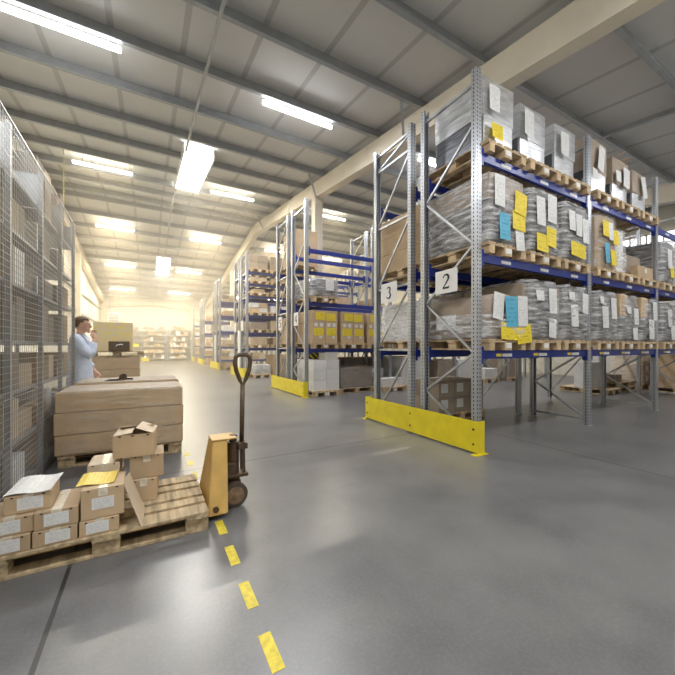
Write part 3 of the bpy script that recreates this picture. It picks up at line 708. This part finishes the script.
# ------------------------------------------------------------------ third to sixth blocks
MATS0 = ['carton', 'cartondull', 'cartondull', 'cartondull', 'cartonlight', 'whitebox']  # mostly dull cartons, putting the shadow inside the mesh shelving into colour
MATS = ['carton', 'cartonlight', 'cartondull', 'carton', 'cartonlight', 'whitebox']
CM = {}
def qcarton(label, x, y, z, w, d, h, mat, group):
    k = (round(w, 2), round(d, 2), round(h, 2), mat)
    if k not in CM: CM[k] = carton_mesh(k[0], k[1], k[2], mat)
    o = obj('carton', CM[k], None, None, (x, y, z)); return tag(o, label, 'carton', group)
for i in range(1, 5):
    y = YG[i]; zs = LV[i]; tops = list(zs[1:]) + [TOPS[i] + .5]
    for li, (zl, zt) in enumerate(zip(zs, tops)):
        gap = zt - zl - .2
        if gap < .25: continue
        for n in range(3):
            x = PX(0, n); ph = .0
            if i == 1:
                pal(x, y + .45, zl, 'pallet %s from aisle, level %s of the third rack block' % (ORD[n], ORD[li])); ph = DK + .001
            h = min(gap - ph, rnd.choice((.3, .45, .6, .7)))
            if h < .14: continue
            if h > .4:
                for s in (0, 1):
                    for q in (0, 1):
                        qcarton('carton on %s block level %s, pallet place %s, %s %s' % (ga[i], ORD[li], ORD[n], ('lower', 'upper')[s], ('near aisle', 'farther in')[q]), x - .19 + q * .38, y + .45, zl + ph + s * round(h / 2, 1) + s * .002 + .001, .37, .9, round(h / 2, 1) - .01, 'cartondull' if i == 1 and li > 2 else rnd.choice(MATS), 'cartons on the %s rack block' % ga[i])
            else:
                qcarton('single carton on %s block level %s, pallet place %s' % (ga[i], ORD[li], ORD[n]), x, y + .45, zl + ph + .001, rnd.choice((.5, .7)), .9, h, rnd.choice(MATS), 'cartons on the %s rack block' % ga[i])
    # floor level goods
    for n in range(2):
        pal(PX(0, n) + .1, y + .4, 0, 'floor pallet, %s from the aisle at the %s rack block' % (ORD[n], ga[i]), 'pallets on the floor')
        if i == 1 and n == 0:
            load('silver wrapped block on floor pallet at the third rack block', PX(0, n) + .1, y + .4, .1455, .78, 1.1, .42, 'foil', 130, [], 'film', group=None)
        else:
            carton('brown pack %s from the aisle on floor at %s rack block' % (ORD[n], ga[i]), PX(0, n) + .1, y + .4, .1455, .75, 1.0, .25 if zs[0] < 1 else .8, 'carton', name='packed_goods', cat='pack')
for i in (1, 2):      # tall white tubes standing at the ends of the third and fourth block
    b = bmesh.new(); bx(b, -.14, .14, -.14, .14, 0, 2.0, .01); o = obj('column_casing', b, 'whitebox', None, (3.2, YG[i] + 1.3 if i == 1 else YG[i] + .9, .0)); o.location.x = 3.62
    o.location.y = YG[i] + DEP + .19
    tag(o, 'tall narrow white casing standing at the %s rack block end' % ga[i], 'casing')

# ------------------------------------------------------------------ back wall shelving
def wall_shelf(label, x, w, h, lv, gname, keep=None):
    t = thing('shelving_unit', label, 'shelving', (x, YW1 - .9, 0), 0, 'shelving units on the back wall')
    for sx in (0, w):
        for yy in (0, .55):
            b = bmesh.new(); bx(b, sx - .025, sx + .025, yy - .025, yy + .025, 0, h); obj('post', b, 'shelf', t)
    for z in lv:
        b = bmesh.new(); bx(b, .026, w - .026, -.02, .57, z - .04, z); obj('shelf', b, 'shelf', t)
    for li, z in enumerate(lv):
        k = 0; xx = .1
        while xx < w - .35:
            bw = rnd.choice((.25, .3, .4, .5)); bh = rnd.uniform(.15, .45)
            if xx + bw > w - .05 or (li == keep and xx + bw > w - .75): break
            if rnd.random() < .85:
                qcarton('small box %s along, shelf %s, %s' % (ORD[k], ORD[li], gname), x + xx + bw / 2, YW1 - .62, z + .001, bw - .02, .4, bh, rnd.choice(MATS), 'boxes on the back wall shelving')
                k += 1
            xx += bw
wall_shelf('back wall shelving unit nearest the left wall side', -2.6, 1.9, 2.9, (.2, .75, 1.3, 1.85, 2.4, 2.85), 'wall shelving nearest the left wall', 2)
wall_shelf('back wall shelving unit in the middle with yellow crates', -.5, 2.0, 3.0, (.2, .75, 1.3, 1.85, 2.4, 2.95), 'middle wall shelving')
wall_shelf('back wall shelving unit nearest the racking', 1.7, 1.95, 3.0, (.2, .75, 1.3, 1.85, 2.4, 2.95), 'wall shelving nearest the racking')
for x, z, ln in ((-1.05, 1.301, 'yellow crate midway on the back wall shelving'), (-.25, .0, 'yellow crate on the floor before the back wall shelving')):
    b = bmesh.new(); bx(b, -.3, .3, -.2, .2, 0, .04); 
    for s in (-1, 1): bx(b, s * .29 - .01, s * .29 + .01, -.2, .2, .04, .28); bx(b, -.28, .28, s * .19 - .01, s * .19 + .01, .04, .28)
    tag(obj('crate', b, 'guard', None, (x, YW1 - (.62 if z else 1.15), z)), ln, 'crate')
t = thing('unit_heater', 'grey box heater hung high near the left corner of the hall', 'heater', (-2.2, 30, 3.1))
b = bmesh.new(); bx(b, -.35, .35, -.25, .25, .1, .7, .02); obj('body', b, 'housing', t)
b = bmesh.new(); [bx(b, -.3, .3, -.262, -.252, .15 + k * .1, .19 + k * .1) for k in range(5)]; obj('louver', b, 'black', t)
b = bmesh.new(); bx(b, -.3, -.26, -.02, .02, .7, 3.34); obj('bracket', b, 'purlin', t); b = bmesh.new(); bx(b, .26, .3, -.02, .02, .7, 3.34); obj('bracket', b, 'purlin', t)

# ------------------------------------------------------------------ mesh fronted shelving
MX, MD = -.93, .62
PY = [1.74, 2.63, 3.52, 4.43, 5.29, 6.13]
SH = [.08, .51, .935, 1.35, 1.836, 2.27, 2.72]
sv = thing('mesh_shelving', 'grey steel shelving with wire mesh front along the left wall side', 'shelving', (MX, 0, 0))
for y in PY:
    for x in (-.015, -MD):
        b = bmesh.new(); bx(b, x - .02, x + .015, y - .02, y + .02, 0, 3.05); obj('post', b, 'shelf', sv)
    b = bmesh.new(); bx(b, -MD + .02, -.04, y - .008, y + .008, 2.74, 3.03); obj('side_panel', b, 'post', sv)
for y0, y1 in zip(PY, PY[1:]):
    for z in SH:
        b = bmesh.new(); bx(b, -MD + .016, -.037, y0 + .021, y1 - .021, z - .03, z); obj('shelf', b, 'shelf', sv)
    b = bmesh.new(); w = .0016
    n = int(3.0 / .05)
    for k in range(n + 1): bx(b, .003, .003 + 2 * w, y0, y1, .05 + k * .05 - w, .05 + k * .05 + w)
    n = round((y1 - y0) / .05)
    for k in range(n): yy = y0 + (k + .5) * (y1 - y0) / n; bx(b, .003 - 2 * w, .003, yy - w, yy + w, .05, 3.05)
    bx(b, .001, .009, y0 + .001, y1 - .001, 3.048, 3.06)
    obj('mesh_panel', b, 'wire', sv)
bayn = ['nearest bay', 'second bay', 'third bay', 'last bay beside the person']
for bi in range(1, 5):
    y0, y1 = PY[bi], PY[bi + 1]
    for li, z in enumerate(SH):
        top = (SH[li + 1] if li < 6 else 3.5) - z - .06
        k = 0; yy = y0 + .05
        while yy < y1 - .15:
            w = rnd.choice((.18, .24, .3, .38)); 
            if yy + w > y1 - .04: break
            h = min(top, rnd.uniform(.18, .42)) if li < 6 else (rnd.uniform(.35, .6) if bi > 2 else 0)
            if h > .1 and rnd.random() < .9:
                wm = rnd.choice(MATS0)
                d = rnd.choice((.35, .45, .5))
                qcarton('shelf carton %s along, shelf %s from floor, %s' % (ORD[k], ORD[li], bayn[bi - 1]), MX - .06 - d / 2, yy + w / 2, z + .001, d, w - .015, h, wm, 'cartons in the mesh shelving'); k += 1
            yy += w

# ------------------------------------------------------------------ foreground pallet and cartons
p = pal(-.228, 2.91, 0, 'worn wooden pallet under the small labelled cartons by pallet truck', 'pallets on the floor', R(90), PALOLD)
def label_box(label, x0, x1, y, z, d, h, rz=0, lab=True, tape=True, mat='carton', lx=0, front=True):
    w = x1 - x0; x = (x0 + x1) / 2
    o = obj('carton', carton_mesh(w, d, h, mat), None, None, (x, y + d / 2, z), R(rz)); tag(o, label, 'carton', 'small cartons on the worn pallet')
    if tape:
        b = bmesh.new(); bx(b, -.024, .024, -d / 2 - .0012, d / 2 + .0012, h - .05, h + .0012); obj('tape', b, 'tapeclear', o)
        for sx in (-.33, .33):
            b = bmesh.new(); bx(b, sx * w - .006, sx * w + .006, -d / 2 - .0025, -d / 2 - .0006, h - .014, h - .006); obj('staple', b, 'black', o)
    if lab:
        b = bmesh.new(); lw, lh = min(.115, w * .58), min(.07, h * .72); bx(b, lx - lw / 2, lx + lw / 2, -d / 2 - .0022, -d / 2 - .0005, h * .5 - lh / 2, h * .5 + lh / 2)
        q = obj('paper_label', b, 'paper', o)
    return o
D0 = .1445
label_box('small labelled carton, bottom row at the far left end', -.79, -.588, 2.52, D0, .3, .095, 1, lx=.0)
label_box('small labelled carton, bottom row middle on the worn pallet', -.582, -.376, 2.525, D0, .3, .093, 1.5, lx=.012)
label_box('small labelled carton, bottom row under the yellow sheet carton', -.366, -.164, 2.53, D0, .3, .093, 1, lx=-.01)
label_box('small labelled carton, second row at the far left end', -.79, -.582, 2.535, D0 + .0965, .3, .1, 3, lx=-.01)
label_box('taped labelled carton, second row, beside the taller carton', -.575, -.37, 2.53, D0 + .095, .32, .105, 1, lx=.0)
fb = label_box('taller labelled carton topped by a yellow sheet', -.36, -.137, 2.535, D0 + .095, .26, .187, 1.5, lx=.0)
gb = label_box('labelled carton topped by a white sheet, highest at front', -.715, -.505, 2.57, D0 + .2, .26, .105, 2, lx=.01)
label_box('plain pale topped carton behind the yellow sheet carton', -.372, -.178, 2.93, D0 + .23, .26, .085, -2, False, True, 'cartonlight')
label_box('plain carton supporting the pale topped carton from below', -.38, -.17, 2.92, D0, .28, .228, -1, False, False, 'carton')
label_box('plain carton at the bottom of the open box stack', -.108, .066, 2.9, D0, .26, .165, -4, False, True)
label_box('plain carton in the middle under the open topped box', -.118, .108, 2.92, D0 + .167, .25, .172, -2, False, True)
# open-topped box: walls + flaps
w, d, h = .26, .24, .165
ob = obj('open_box', (lambda b: b)(bmesh.new()), 'carton', None, (-.082, 3.03, D0 + .341), R(-5)); b = bmesh.new()
bx(b, -w / 2, w / 2, -d / 2, d / 2, 0, .006)
for s in (-1, 1): bx(b, s * w / 2 - .003, s * w / 2 + .003, -d / 2, d / 2, 0, h); bx(b, -w / 2, w / 2, s * d / 2 - .003, s * d / 2 + .003, 0, h)
b.to_mesh(ob.data); b.free(); tag(ob, 'open topped box with raised torn flaps, top of the stack', 'carton', 'small cartons on the worn pallet')
for (p0, p1, ww) in (((-w / 2, -.0, h), (-.015, .0, h + .012), d), ((w / 2, 0, h), (.02, .01, h + .045), d * .98), ((0, d / 2, h), (0, .05, h + .03), w * .9)):
    b = bmesh.new(); bar(b, p0, p1, ww, .004); q = obj('flap', b, 'cartonlight', ob)
for sx in (-.09, .09, -.01):
    b = bmesh.new(); bx(b, sx - .009, sx + .009, -d / 2 - .005, -d / 2 - .003, h - .014, h - .004); obj('staple', b, 'black', ob)
def flat_sheet(label, x, y, z, w, d, mat, rz, name='paper_sheet', tx=0, ty=0):
    b = bmesh.new(); n = 5; A = []
    for i in range(n + 1):
        t = i / n - .5; zz = .006 * math.sin(i * 1.3)
        A.append([b.verts.new((t * w, -d / 2, zz)), b.verts.new((t * w, d / 2, zz + .004)), b.verts.new((t * w, d / 2, zz + .006)), b.verts.new((t * w, -d / 2, zz + .002))])
    for P_, Q_ in zip(A, A[1:]):
        for k in range(4): b.faces.new((P_[k], P_[(k + 1) % 4], Q_[(k + 1) % 4], Q_[k]))
    b.faces.new(A[0][::-1]); b.faces.new(A[-1])
    o = obj(name, b, mat, None, (x, y, z)); o.rotation_euler = (R(tx), R(ty), R(rz)); return tag(o, label, 'paper')
def flat_paper_mat(name, c, n):
    m, nt, b = newmat(name)
    sp = nn(nt, 'ShaderNodeSeparateXYZ'); nt.links.new(coords(nt, 'Generated'), sp.inputs[0])
    fr = mth(nt, 'LESS_THAN', mth(nt, 'FRACT', mth(nt, 'MULTIPLY', sp.outputs[0], n)), .35)
    f = noi(nt, coords(nt, 'Object', (1, 1, 1)), 45, 2)
    k = mth(nt, 'MULTIPLY', mth(nt, 'MULTIPLY', fr, mth(nt, 'GREATER_THAN', f, .5)), .35)
    nt.links.new(mixc(nt, k, c, tuple(q * .4 for q in c)), b.inputs['Base Color']); return m
M['flatwhite'] = flat_paper_mat('delivery_note', (.80, .80, .77), 16); M['flatyellow'] = flat_paper_mat('yellow_note', (.82, .62, .10), 9)
flat_sheet('white printed sheet lying on the front left carton', -.60, 2.70, D0 + .316, .21, .28, 'flatwhite', -3, tx=1)
flat_sheet('yellow printed sheet lying on the taller front carton', -.285, 2.69, D0 + .293, .2, .2, 'flatyellow', -4, tx=2)
b = bmesh.new(); vs = [(-.148, 2.60, .42), (-.118, 2.80, .41), (-.022, 2.76, .146), (-.04, 2.50, .146)]
A = [b.verts.new(v) for v in vs]; B = [b.verts.new((v[0] + .004, v[1], v[2] + .001)) for v in vs]
b.faces.new(A[::-1]); b.faces.new(B)
for i in range(4): b.faces.new((A[i], A[(i + 1) % 4], B[(i + 1) % 4], B[i]))
tag(obj('cardboard_flap', b, 'cartonlight'), 'loose cardboard panel leaning from the taller carton onto the slats', 'cardboard')

# floor tape
dash = [(1.29, 1.49, 'closest to the camera'), (1.665, 1.87, 'second from the camera'), (2.045, 2.255, 'third, just below the pallet truck'), (2.42, 2.62, 'fourth, partly under the pallet truck'), (3.6, 3.75, 'faint, just past the pallet truck'), (4.0, 4.16, 'faint, second past the pallet truck'), (4.36, 4.5, 'faint, farthest past the pallet truck')]
for i, (a, c, ln) in enumerate(dash):
    b = bmesh.new(); bx(b, -.028, .028, a, c, .0003, .0015); o = obj('floor_tape', b, 'dash', None, (.457 if i < 4 else .41, 0, 0), 0); tag(o, 'yellow floor tape dash, ' + ln, 'floor tape', 'yellow floor tape dashes')

# ------------------------------------------------------------------ pallet truck
pt = thing('pallet_truck', 'ochre hand pallet truck with dark handle, forks under the worn pallet', 'pallet truck', (.40, 2.91, 0))
b = bmesh.new()
for s in (-1, 1):
    yy = s * .19; bx(b, -1.12, .06, yy - .075, yy + .075, .052, .084, .004)
for s in (-1, 1): extr(b, [(-1.12, .052), (-1.2, .056), (-1.2, .062), (-1.12, .084)], 1, s * .19 - .07, s * .19 + .07)
obj('fork', b, 'ochre', pt)
b = bmesh.new(); lo, hi = -.285, .285
A = [b.verts.new(v) for v in ((-.014, lo, .04), (.128, lo, .04), (.128, hi, .04), (-.014, hi, .04), (.045, -.095, .545), (.16, -.095, .545), (.16, .095, .545), (.045, .095, .545))]
for f in ((0, 3, 2, 1), (4, 5, 6, 7), (0, 1, 5, 4), (1, 2, 6, 5), (2, 3, 7, 6), (3, 0, 4, 7)): b.faces.new([A[i] for i in f])
bmesh.ops.bevel(b, geom=b.edges[:], offset=.006, segments=2, affect='EDGES')
bx(b, .042, .235, -.1, .1, .546, .556, .002)
obj('heel_frame', b, 'ochre', pt)
for yy in (lo - .004, hi - .008):
    b = bmesh.new(); rod(b, (.04, yy, .085), (.04, yy + .012, .085), .022, 14); obj('pivot_bolt', b, 'darkbrown', pt)
b = bmesh.new(); rod(b, (.225, 0, .20), (.225, 0, .5), .048, 18); rod(b, (.225, 0, .5), (.225, 0, .56), .03, 14); bx(b, .136, .24, -.07, .07, .24, .34, .01); bx(b, .15, .335, -.08, .08, .215, .245, .008); bx(b, .19, .27, -.06, .06, .10, .215, .01); obj('pump', b, 'darkbrown', pt)
def wheel(yy):
    b = bmesh.new(); rod(b, (.215, yy - .027, .1), (.215, yy + .027, .1), .1, 28); bmesh.ops.bevel(b, geom=[e for e in b.edges if abs(e.verts[0].co.y - e.verts[1].co.y) < 1e-5], offset=.01, segments=2, affect='EDGES')
    w_ = obj('wheel', b, 'rubber', pt)
    b = bmesh.new(); rod(b, (.215, yy - .034, .1), (.215, yy - .0275, .1), .068, 24); rod(b, (.215, yy - .045, .1), (.215, yy - .0341, .1), .022, 14)
    for k in range(5):
        a = k * 2 * math.pi / 5; rod(b, (.215 + .044 * math.cos(a), yy - .037, .1 + .044 * math.sin(a)), (.215 + .044 * math.cos(a), yy - .0342, .1 + .044 * math.sin(a)), .013, 10)
    q = obj('hub', b, 'hub', w_); q['label'] = 'brown wheel hub'
wheel(-.115); wheel(.115)
b = bmesh.new(); bx(b, .2, .23, -.087, .087, .085, .115); obj('axle', b, 'darkbrown', pt)
b = bmesh.new(); hx = .305
for s in (-1, 1): bar(b, (hx, s * .045, .24), (hx - .005, s * .045, .5), .016, .04)
bx(b, hx - .05, hx + .03, -.06, .06, .44, .49, .006); obj('link', b, 'darkbrown', pt)
b = bmesh.new(); rod(b, (hx - .01, 0, .44), (hx, 0, .98), .02, 12)
loop = [(hx, .0, .97), (hx - .025, 0, 1.02), (hx - .055, 0, 1.1), (hx - .066, 0, 1.165), (hx - .058, 0, 1.212), (hx - .03, 0, 1.232), (hx + .03, 0, 1.232), (hx + .058, 0, 1.212), (hx + .066, 0, 1.165), (hx + .055, 0, 1.1), (hx + .025, 0, 1.02)]
path_tube(b, loop, .018, 10, True); obj('handle', b, 'darkbrown', pt, smooth=True)
pt.rotation_euler = (0, 0, 0)

# ------------------------------------------------------------------ big carton stacks beyond
def big_stack(label, x0, x1, y0, y1, hs, z0=DK, film=False):
    zz = .0015; t = thing('carton_stack', label, 'carton stack', ((x0 + x1) / 2, (y0 + y1) / 2, z0), 0, 'big carton stacks on pallets'); w_, d_ = x1 - x0, y1 - y0
    for k, hh in enumerate(hs):
        b = bmesh.new(); e = (.0, .006, -.004)[k % 3]; bx(b, -w_ / 2 - e, w_ / 2 + e, -d_ / 2 - e, d_ / 2 + e, zz, zz + hh - .007, .006); obj('long_carton', b, 'carton', t)
        b = bmesh.new(); bx(b, -w_ / 2 + .02, w_ / 2 - .02, -d_ / 2 + .02, d_ / 2 - .02, zz + hh - .0065, zz + hh - .0005); obj('packing_sheet', b, 'cartondull', t)
        zz += hh
    if film: obj('stretch_film', soft_block(w_ + .03, d_ + .03, zz + .012, 201, .004, .0, 9), 'filmclear', t, (0, 0, -.002), smooth=True)
    return z0 + zz
for yy, wd in ((4.95, 'nearest big carton stack'), (5.8, 'second big carton stack')):
    pal(-.24, yy, 0, 'pallet under the ' + wd, 'pallets on the floor', R(90), PALOLD)
zt = big_stack('nearest film wrapped stack of three long brown cartons behind the small cartons', -.86, .37, 4.53, 5.33, (.215, .238, .215), film=True)
zt2 = big_stack('second stack of long brown cartons carrying the tape dispenser', -.84, .39, 5.40, 6.2, (.22, .23, .235))
tg = thing('tape_dispenser', 'dark tape dispenser lying on the second big carton stack', 'tape dispenser', (-.36, 5.62, zt2 + .001), R(15))
b = bmesh.new(); bx(b, -.13, .02, -.03, .03, .0, .022, .006); bx(b, -.16, -.13, -.035, .035, 0, .012, .003); obj('body', b, 'black', tg)
b = bmesh.new(); rod(b, (.05, -.025, .045), (.05, .025, .045), .045, 18); obj('tape_roll', b, 'darkbrown', tg)
b = bmesh.new(); bar(b, (.0, 0, .02), (.17, 0, .012), .03, .022); obj('grip', b, 'black', tg)
pal(-.7, 10.4, 0, 'pallet under the distant carton stack', 'pallets on the floor', R(90), PALOLD)
big_stack('distant brown carton stack behind the person with a pallet on top', -1.2, -.2, 10.0, 10.8, (.3, .3, .3))
pal(-.7, 10.4, 1.046, 'pallet lying on top of the distant carton stack', 'pallets on the floor', R(90), PALOLD)
t = thing('dark_case', 'dark brown case standing on the pallet over the distant cartons', 'case', (-.63, 10.0, 1.192))
b = bmesh.new(); bx(b, -.22, .22, -.1, .1, 0, .25, .015); obj('body', b, 'darkbrown', t)
b = bmesh.new(); path_tube(b, [(-.06, -.105, .12), (-.05, -.13, .15), (.04, -.13, .17), (.08, -.105, .16)], .012, 8); q = obj('handle', b, 'whitebox', t); q['label'] = 'pale handle'
b = bmesh.new(); bx(b, -.42, .42, -.2, .2, 0, .74, .01); o = obj('flecked_carton', b, 'fleck', None, (-.78, 10.5, 1.192)); tag(o, 'large beige carton with yellow flecks above the distant stack', 'carton')
b = bmesh.new(); bx(b, -.16, .16, -.2, .2, 0, .42, .01); o = obj('fleck_sack', b, 'fleck', None, (.05, 10.0, 0)); o.data.materials[0] = M['hazard']; tag(o, 'small yellow and dark box on the floor beside distant stack', 'box')

# ------------------------------------------------------------------ person
def skin_obj(verts, edges, radii, name, mat, parent=None, sub=2):
    me = bpy.data.meshes.new(name); me.from_pydata(verts, edges, []); me.materials.append(M[mat])
    o = bpy.data.objects.new(name, me); COL.objects.link(o)
    if parent: o.parent = parent
    md = o.modifiers.new('skin', 'SKIN'); md.use_smooth_shade = True
    for i, r in enumerate(radii):
        sv_ = me.skin_vertices[0].data[i]; sv_.radius = (r, r) if not isinstance(r, tuple) else r; sv_.use_root = i == 0
    s_ = o.modifiers.new('sub', 'SUBSURF'); s_.levels = sub; s_.render_levels = sub
    return o
# person faces +x (local), stands at the origin
def loft(bm, rings, n=20):
    """rings: (centre, rx, ry[, axis]) ellipses; axis is the local normal (default z)"""
    L = []
    for i, rg in enumerate(rings):
        c, rx, ry = Vector(rg[0]), rg[1], rg[2]
        if len(rg) > 3:
            d = Vector(rg[3]).normalized(); u = Vector((0, 1, 0)); 
            if abs(d.dot(u)) > .9: u = Vector((1, 0, 0))
            sx = u.cross(d).normalized(); sy = d.cross(sx)
        else: sx, sy = Vector((1, 0, 0)), Vector((0, 1, 0))
        L.append([bm.verts.new(c + sx * rx * math.cos(2 * math.pi * k / n) + sy * ry * math.sin(2 * math.pi * k / n)) for k in range(n)])
    for A, B in zip(L, L[1:]):
        for k in range(n): bm.faces.new((A[k], A[(k + 1) % n], B[(k + 1) % n], B[k]))
    bm.faces.new(L[0][::-1]); bm.faces.new(L[-1])
def limb(bm, pts, rad, n=14, sub=4):
    """tapering limb along joints, rounded at the bends"""
    P = [Vector(p) for p in pts]; Q = []; RR = []
    for i in range(len(P) - 1):
        for k in range(sub):
            t = k / sub
            p0, p1, p2, p3 = P[max(i - 1, 0)], P[i], P[i + 1], P[min(i + 2, len(P) - 1)]
            cr = .5 * ((2 * p1) + (p2 - p0) * t + (2 * p0 - 5 * p1 + 4 * p2 - p3) * t * t + (3 * p1 - p0 - 3 * p2 + p3) * t ** 3)
            Q.append(cr.lerp(p1.lerp(p2, t), .5)); RR.append(rad[i] * (1 - t) + rad[i + 1] * t)
    Q.append(P[-1]); RR.append(rad[-1])
    loft(bm, [(q, r, r, (Q[min(i + 1, len(Q) - 1)] - Q[max(i - 1, 0)])) for i, (q, r) in enumerate(zip(Q, RR))], n)
def ell(bm, c, r, n=20, rot=None):
    m = Matrix.Translation(c) @ (rot or Matrix()) @ Matrix.Diagonal((*r, 1)); bmesh.ops.create_uvsphere(bm, u_segments=n, v_segments=n // 2 + 2, radius=1, matrix=m)
def remeshed(o, size, it=2):
    r_ = o.modifiers.new('rm', 'REMESH'); r_.mode = 'VOXEL'; r_.voxel_size = size; r_.use_smooth_shade = True
    s_ = o.modifiers.new('sm', 'SMOOTH'); s_.iterations = it; s_.factor = .5
SHL, ELL, WRL = (.0, .19, 1.41), (-.02, .25, 1.13), (.12, .23, .92)
SHR, ELR, WRR = (.0, -.19, 1.41), (.19, -.24, 1.17), (.215, -.09, 1.42)
def hand(bm, w_, d_, side, s):
    w_, d_, side = Vector(w_), Vector(d_).normalized(), Vector(side).normalized(); nrm = d_.cross(side) * s
    limb(bm, [w_ - d_ * .01, w_ + d_ * .04, w_ + d_ * .085], [.026, .036, .034], 12, 3)
    for k, ln in enumerate((.068, .078, .072, .055)):
        a = w_ + d_ * .08 + side * (k - 1.5) * .021
        limb(bm, [a, a + d_ * ln * .5 + nrm * .006, a + d_ * ln * .8 + nrm * .026, a + d_ * ln * .9 + nrm * .045], [.0105, .0098, .009, .008], 8, 2)
    limb(bm, [w_ + d_ * .025 - side * .02, w_ + d_ * .055 - side * .048, w_ + d_ * .09 - side * .055 + nrm * .012], [.014, .012, .0095], 8, 2)
b = bmesh.new()
loft(b, [((0, 0, .84), .1, .15), ((0, 0, .95), .12, .168), ((.0, 0, 1.1), .105, .142), ((.005, 0, 1.28), .122, .165), ((0, 0, 1.4), .1, .165), ((-.005, 0, 1.45), .07, .1), ((-.005, 0, 1.475), .054, .056), ((.015, 0, 1.56), .05, .052)])
ell(b, (.03, 0, 1.645), (.1, .078, .112)); ell(b, (.065, 0, 1.575), (.062, .056, .055)); ell(b, (.118, 0, 1.535), (.02, .026, .02), 12)
loft(b, [((.11, 0, 1.66), .012, .009), ((.13, 0, 1.63), .016, .012), ((.148, 0, 1.608), .015, .017), ((.12, 0, 1.595), .014, .016)], 10)
ell(b, (.122, 0, 1.572), (.012, .024, .006), 10); ell(b, (.12, 0, 1.56), (.012, .022, .006), 10)
for s in (-1, 1): ell(b, (.025, s * .08, 1.63), (.02, .012, .033), 10); ell(b, (.118, s * .034, 1.665), (.012, .022, .008), 10)
limb(b, [(0, .12, 1.4), SHL, ELL, WRL], [.07, .06, .042, .028]); limb(b, [(0, -.12, 1.4), SHR, ELR, WRR], [.07, .06, .042, .028])
hand(b, WRL, (.3, -.03, -.45), (.6, .1, .4), 1); hand(b, WRR, (-.22, .3, .55), (.5, .7, -.15), -1)
for s in (-1, 1): limb(b, [(0, s * .085, .92), (.03, s * .1, .5), (-.01, s * .1, .09)], [.088, .058, .042]); limb(b, [(-.05, s * .1, .05), (.15, s * .11, .03)], [.036, .028])
PR = (-.915, 6.46, 0)
per = obj('person', b, 'skin', None, PR, R(-8)); remeshed(per, .009)
tag(per, 'person in pale blue coat standing with a hand raised to chin', 'person')
b = bmesh.new()
for s in (-1, 1): ell(b, (.128, s * .034, 1.648), (.006, .009, .006), 8)
obj('eyes', b, 'black', per)
b = bmesh.new(); ell(b, (.018, 0, 1.672), (.112, .09, .104), 28)
bmesh.ops.delete(b, geom=[v for v in b.verts if v.co.z < 1.585 or (v.co.x > .03 and v.co.z < 1.66) or (v.co.x > .085 and v.co.z < 1.71)], context='VERTS')
for v in b.verts: v.co += noise.noise_vector(v.co * 30) * .007
hr = obj('hair', b, 'hair', per, smooth=True); so = hr.modifiers.new('sol', 'SOLIDIFY'); so.thickness = .014
b = bmesh.new()
loft(b, [((0, 0, .56), .185, .225), ((0, 0, .75), .17, .21), ((0, 0, .95), .155, .198), ((.0, 0, 1.12), .145, .18), ((.005, 0, 1.28), .148, .195), ((0, 0, 1.39), .125, .19), ((-.005, 0, 1.45), .085, .12), ((-.005, 0, 1.487), .066, .07)], 28)
limb(b, [(0, .12, 1.39), SHL, ELL, (.09, .235, .97)], [.085, .082, .066, .05]); limb(b, [(0, -.12, 1.39), SHR, ELR, (.21, -.12, 1.35)], [.085, .082, .066, .052])
for v in b.verts: v.co += noise.noise_vector(v.co * 7) * .012
ct = obj('coat', b, 'coat', per); remeshed(ct, .011, 3)
b = bmesh.new()
for s in (-1, 1): bar(b, (.045, s * .055, 1.5), (.15, s * .03, 1.3), .05, .012, (1, 0, 0))
obj('collar', b, 'coat', per)
b = bmesh.new(); loft(b, [((0, 0, .8), .13, .175), ((0, 0, .98), .135, .18)])
for s in (-1, 1): limb(b, [(0, s * .09, .9), (.03, s * .1, .5), (-.01, s * .1, .1)], [.1, .075, .062])
tr = obj('trousers', b, 'trouser', per); remeshed(tr, .012)
for s in (-1, 1):
    b = bmesh.new(); ell(b, (.05, s * .105, .048), (.15, .05, .048), 16); obj('shoe', b, 'black', per, smooth=True)

# ------------------------------------------------------------------ leftovers: unused prototypes
for p_ in PROTOS:
    if p_.name not in USED:
        for c in list(p_.children_recursive): bpy.data.objects.remove(c)
        bpy.data.objects.remove(p_)

# ------------------------------------------------------------------ world, camera, view
w = bpy.data.worlds.new('World'); S.world = w; w.use_nodes = True
w.node_tree.nodes['Background'].inputs[0].default_value = (.6, .7, .85, 1); w.node_tree.nodes['Background'].inputs[1].default_value = .3
HAZE = .026
nt = w.node_tree; v = nt.nodes.new('ShaderNodeVolumeScatter'); v.inputs['Color'].default_value = (1, .9, .72, 1); v.inputs['Anisotropy'].default_value = .2
ge = nt.nodes.new('ShaderNodeNewGeometry'); sp = nt.nodes.new('ShaderNodeSeparateXYZ'); nt.links.new(ge.outputs['Position'], sp.inputs[0])
mr = nt.nodes.new('ShaderNodeMapRange'); mr.inputs[1].default_value = 4; mr.inputs[2].default_value = 19; mr.inputs[3].default_value = 0; mr.inputs[4].default_value = HAZE
nt.links.new(sp.outputs[1], mr.inputs[0]); nt.links.new(mr.outputs[0], v.inputs['Density'])
nt.links.new(v.outputs[0], nt.nodes['World Output'].inputs['Volume'])
cd = bpy.data.cameras.new('camera'); cam = bpy.data.objects.new('camera', cd); COL.objects.link(cam)
cam.location = (0, 0, 1.3); cam.rotation_euler = (R(90), 0, R(-29.38))
cd.sensor_width = 36; cd.lens = 336.1 / 675 * 36; cd.shift_y = (346.84 - 337.5) / 675; cd.clip_start = .02; cd.clip_end = 200
S.camera = cam
S.view_settings.view_transform = 'Standard'; S.view_settings.look = 'None'; S.view_settings.gamma = 1; S.view_settings.use_curve_mapping = False
S.view_settings.exposure = 1.45
S.cycles.use_denoising = True
S.cycles.max_bounces = 8; S.cycles.transparent_max_bounces = 12; S.cycles.sample_clamp_indirect = 3
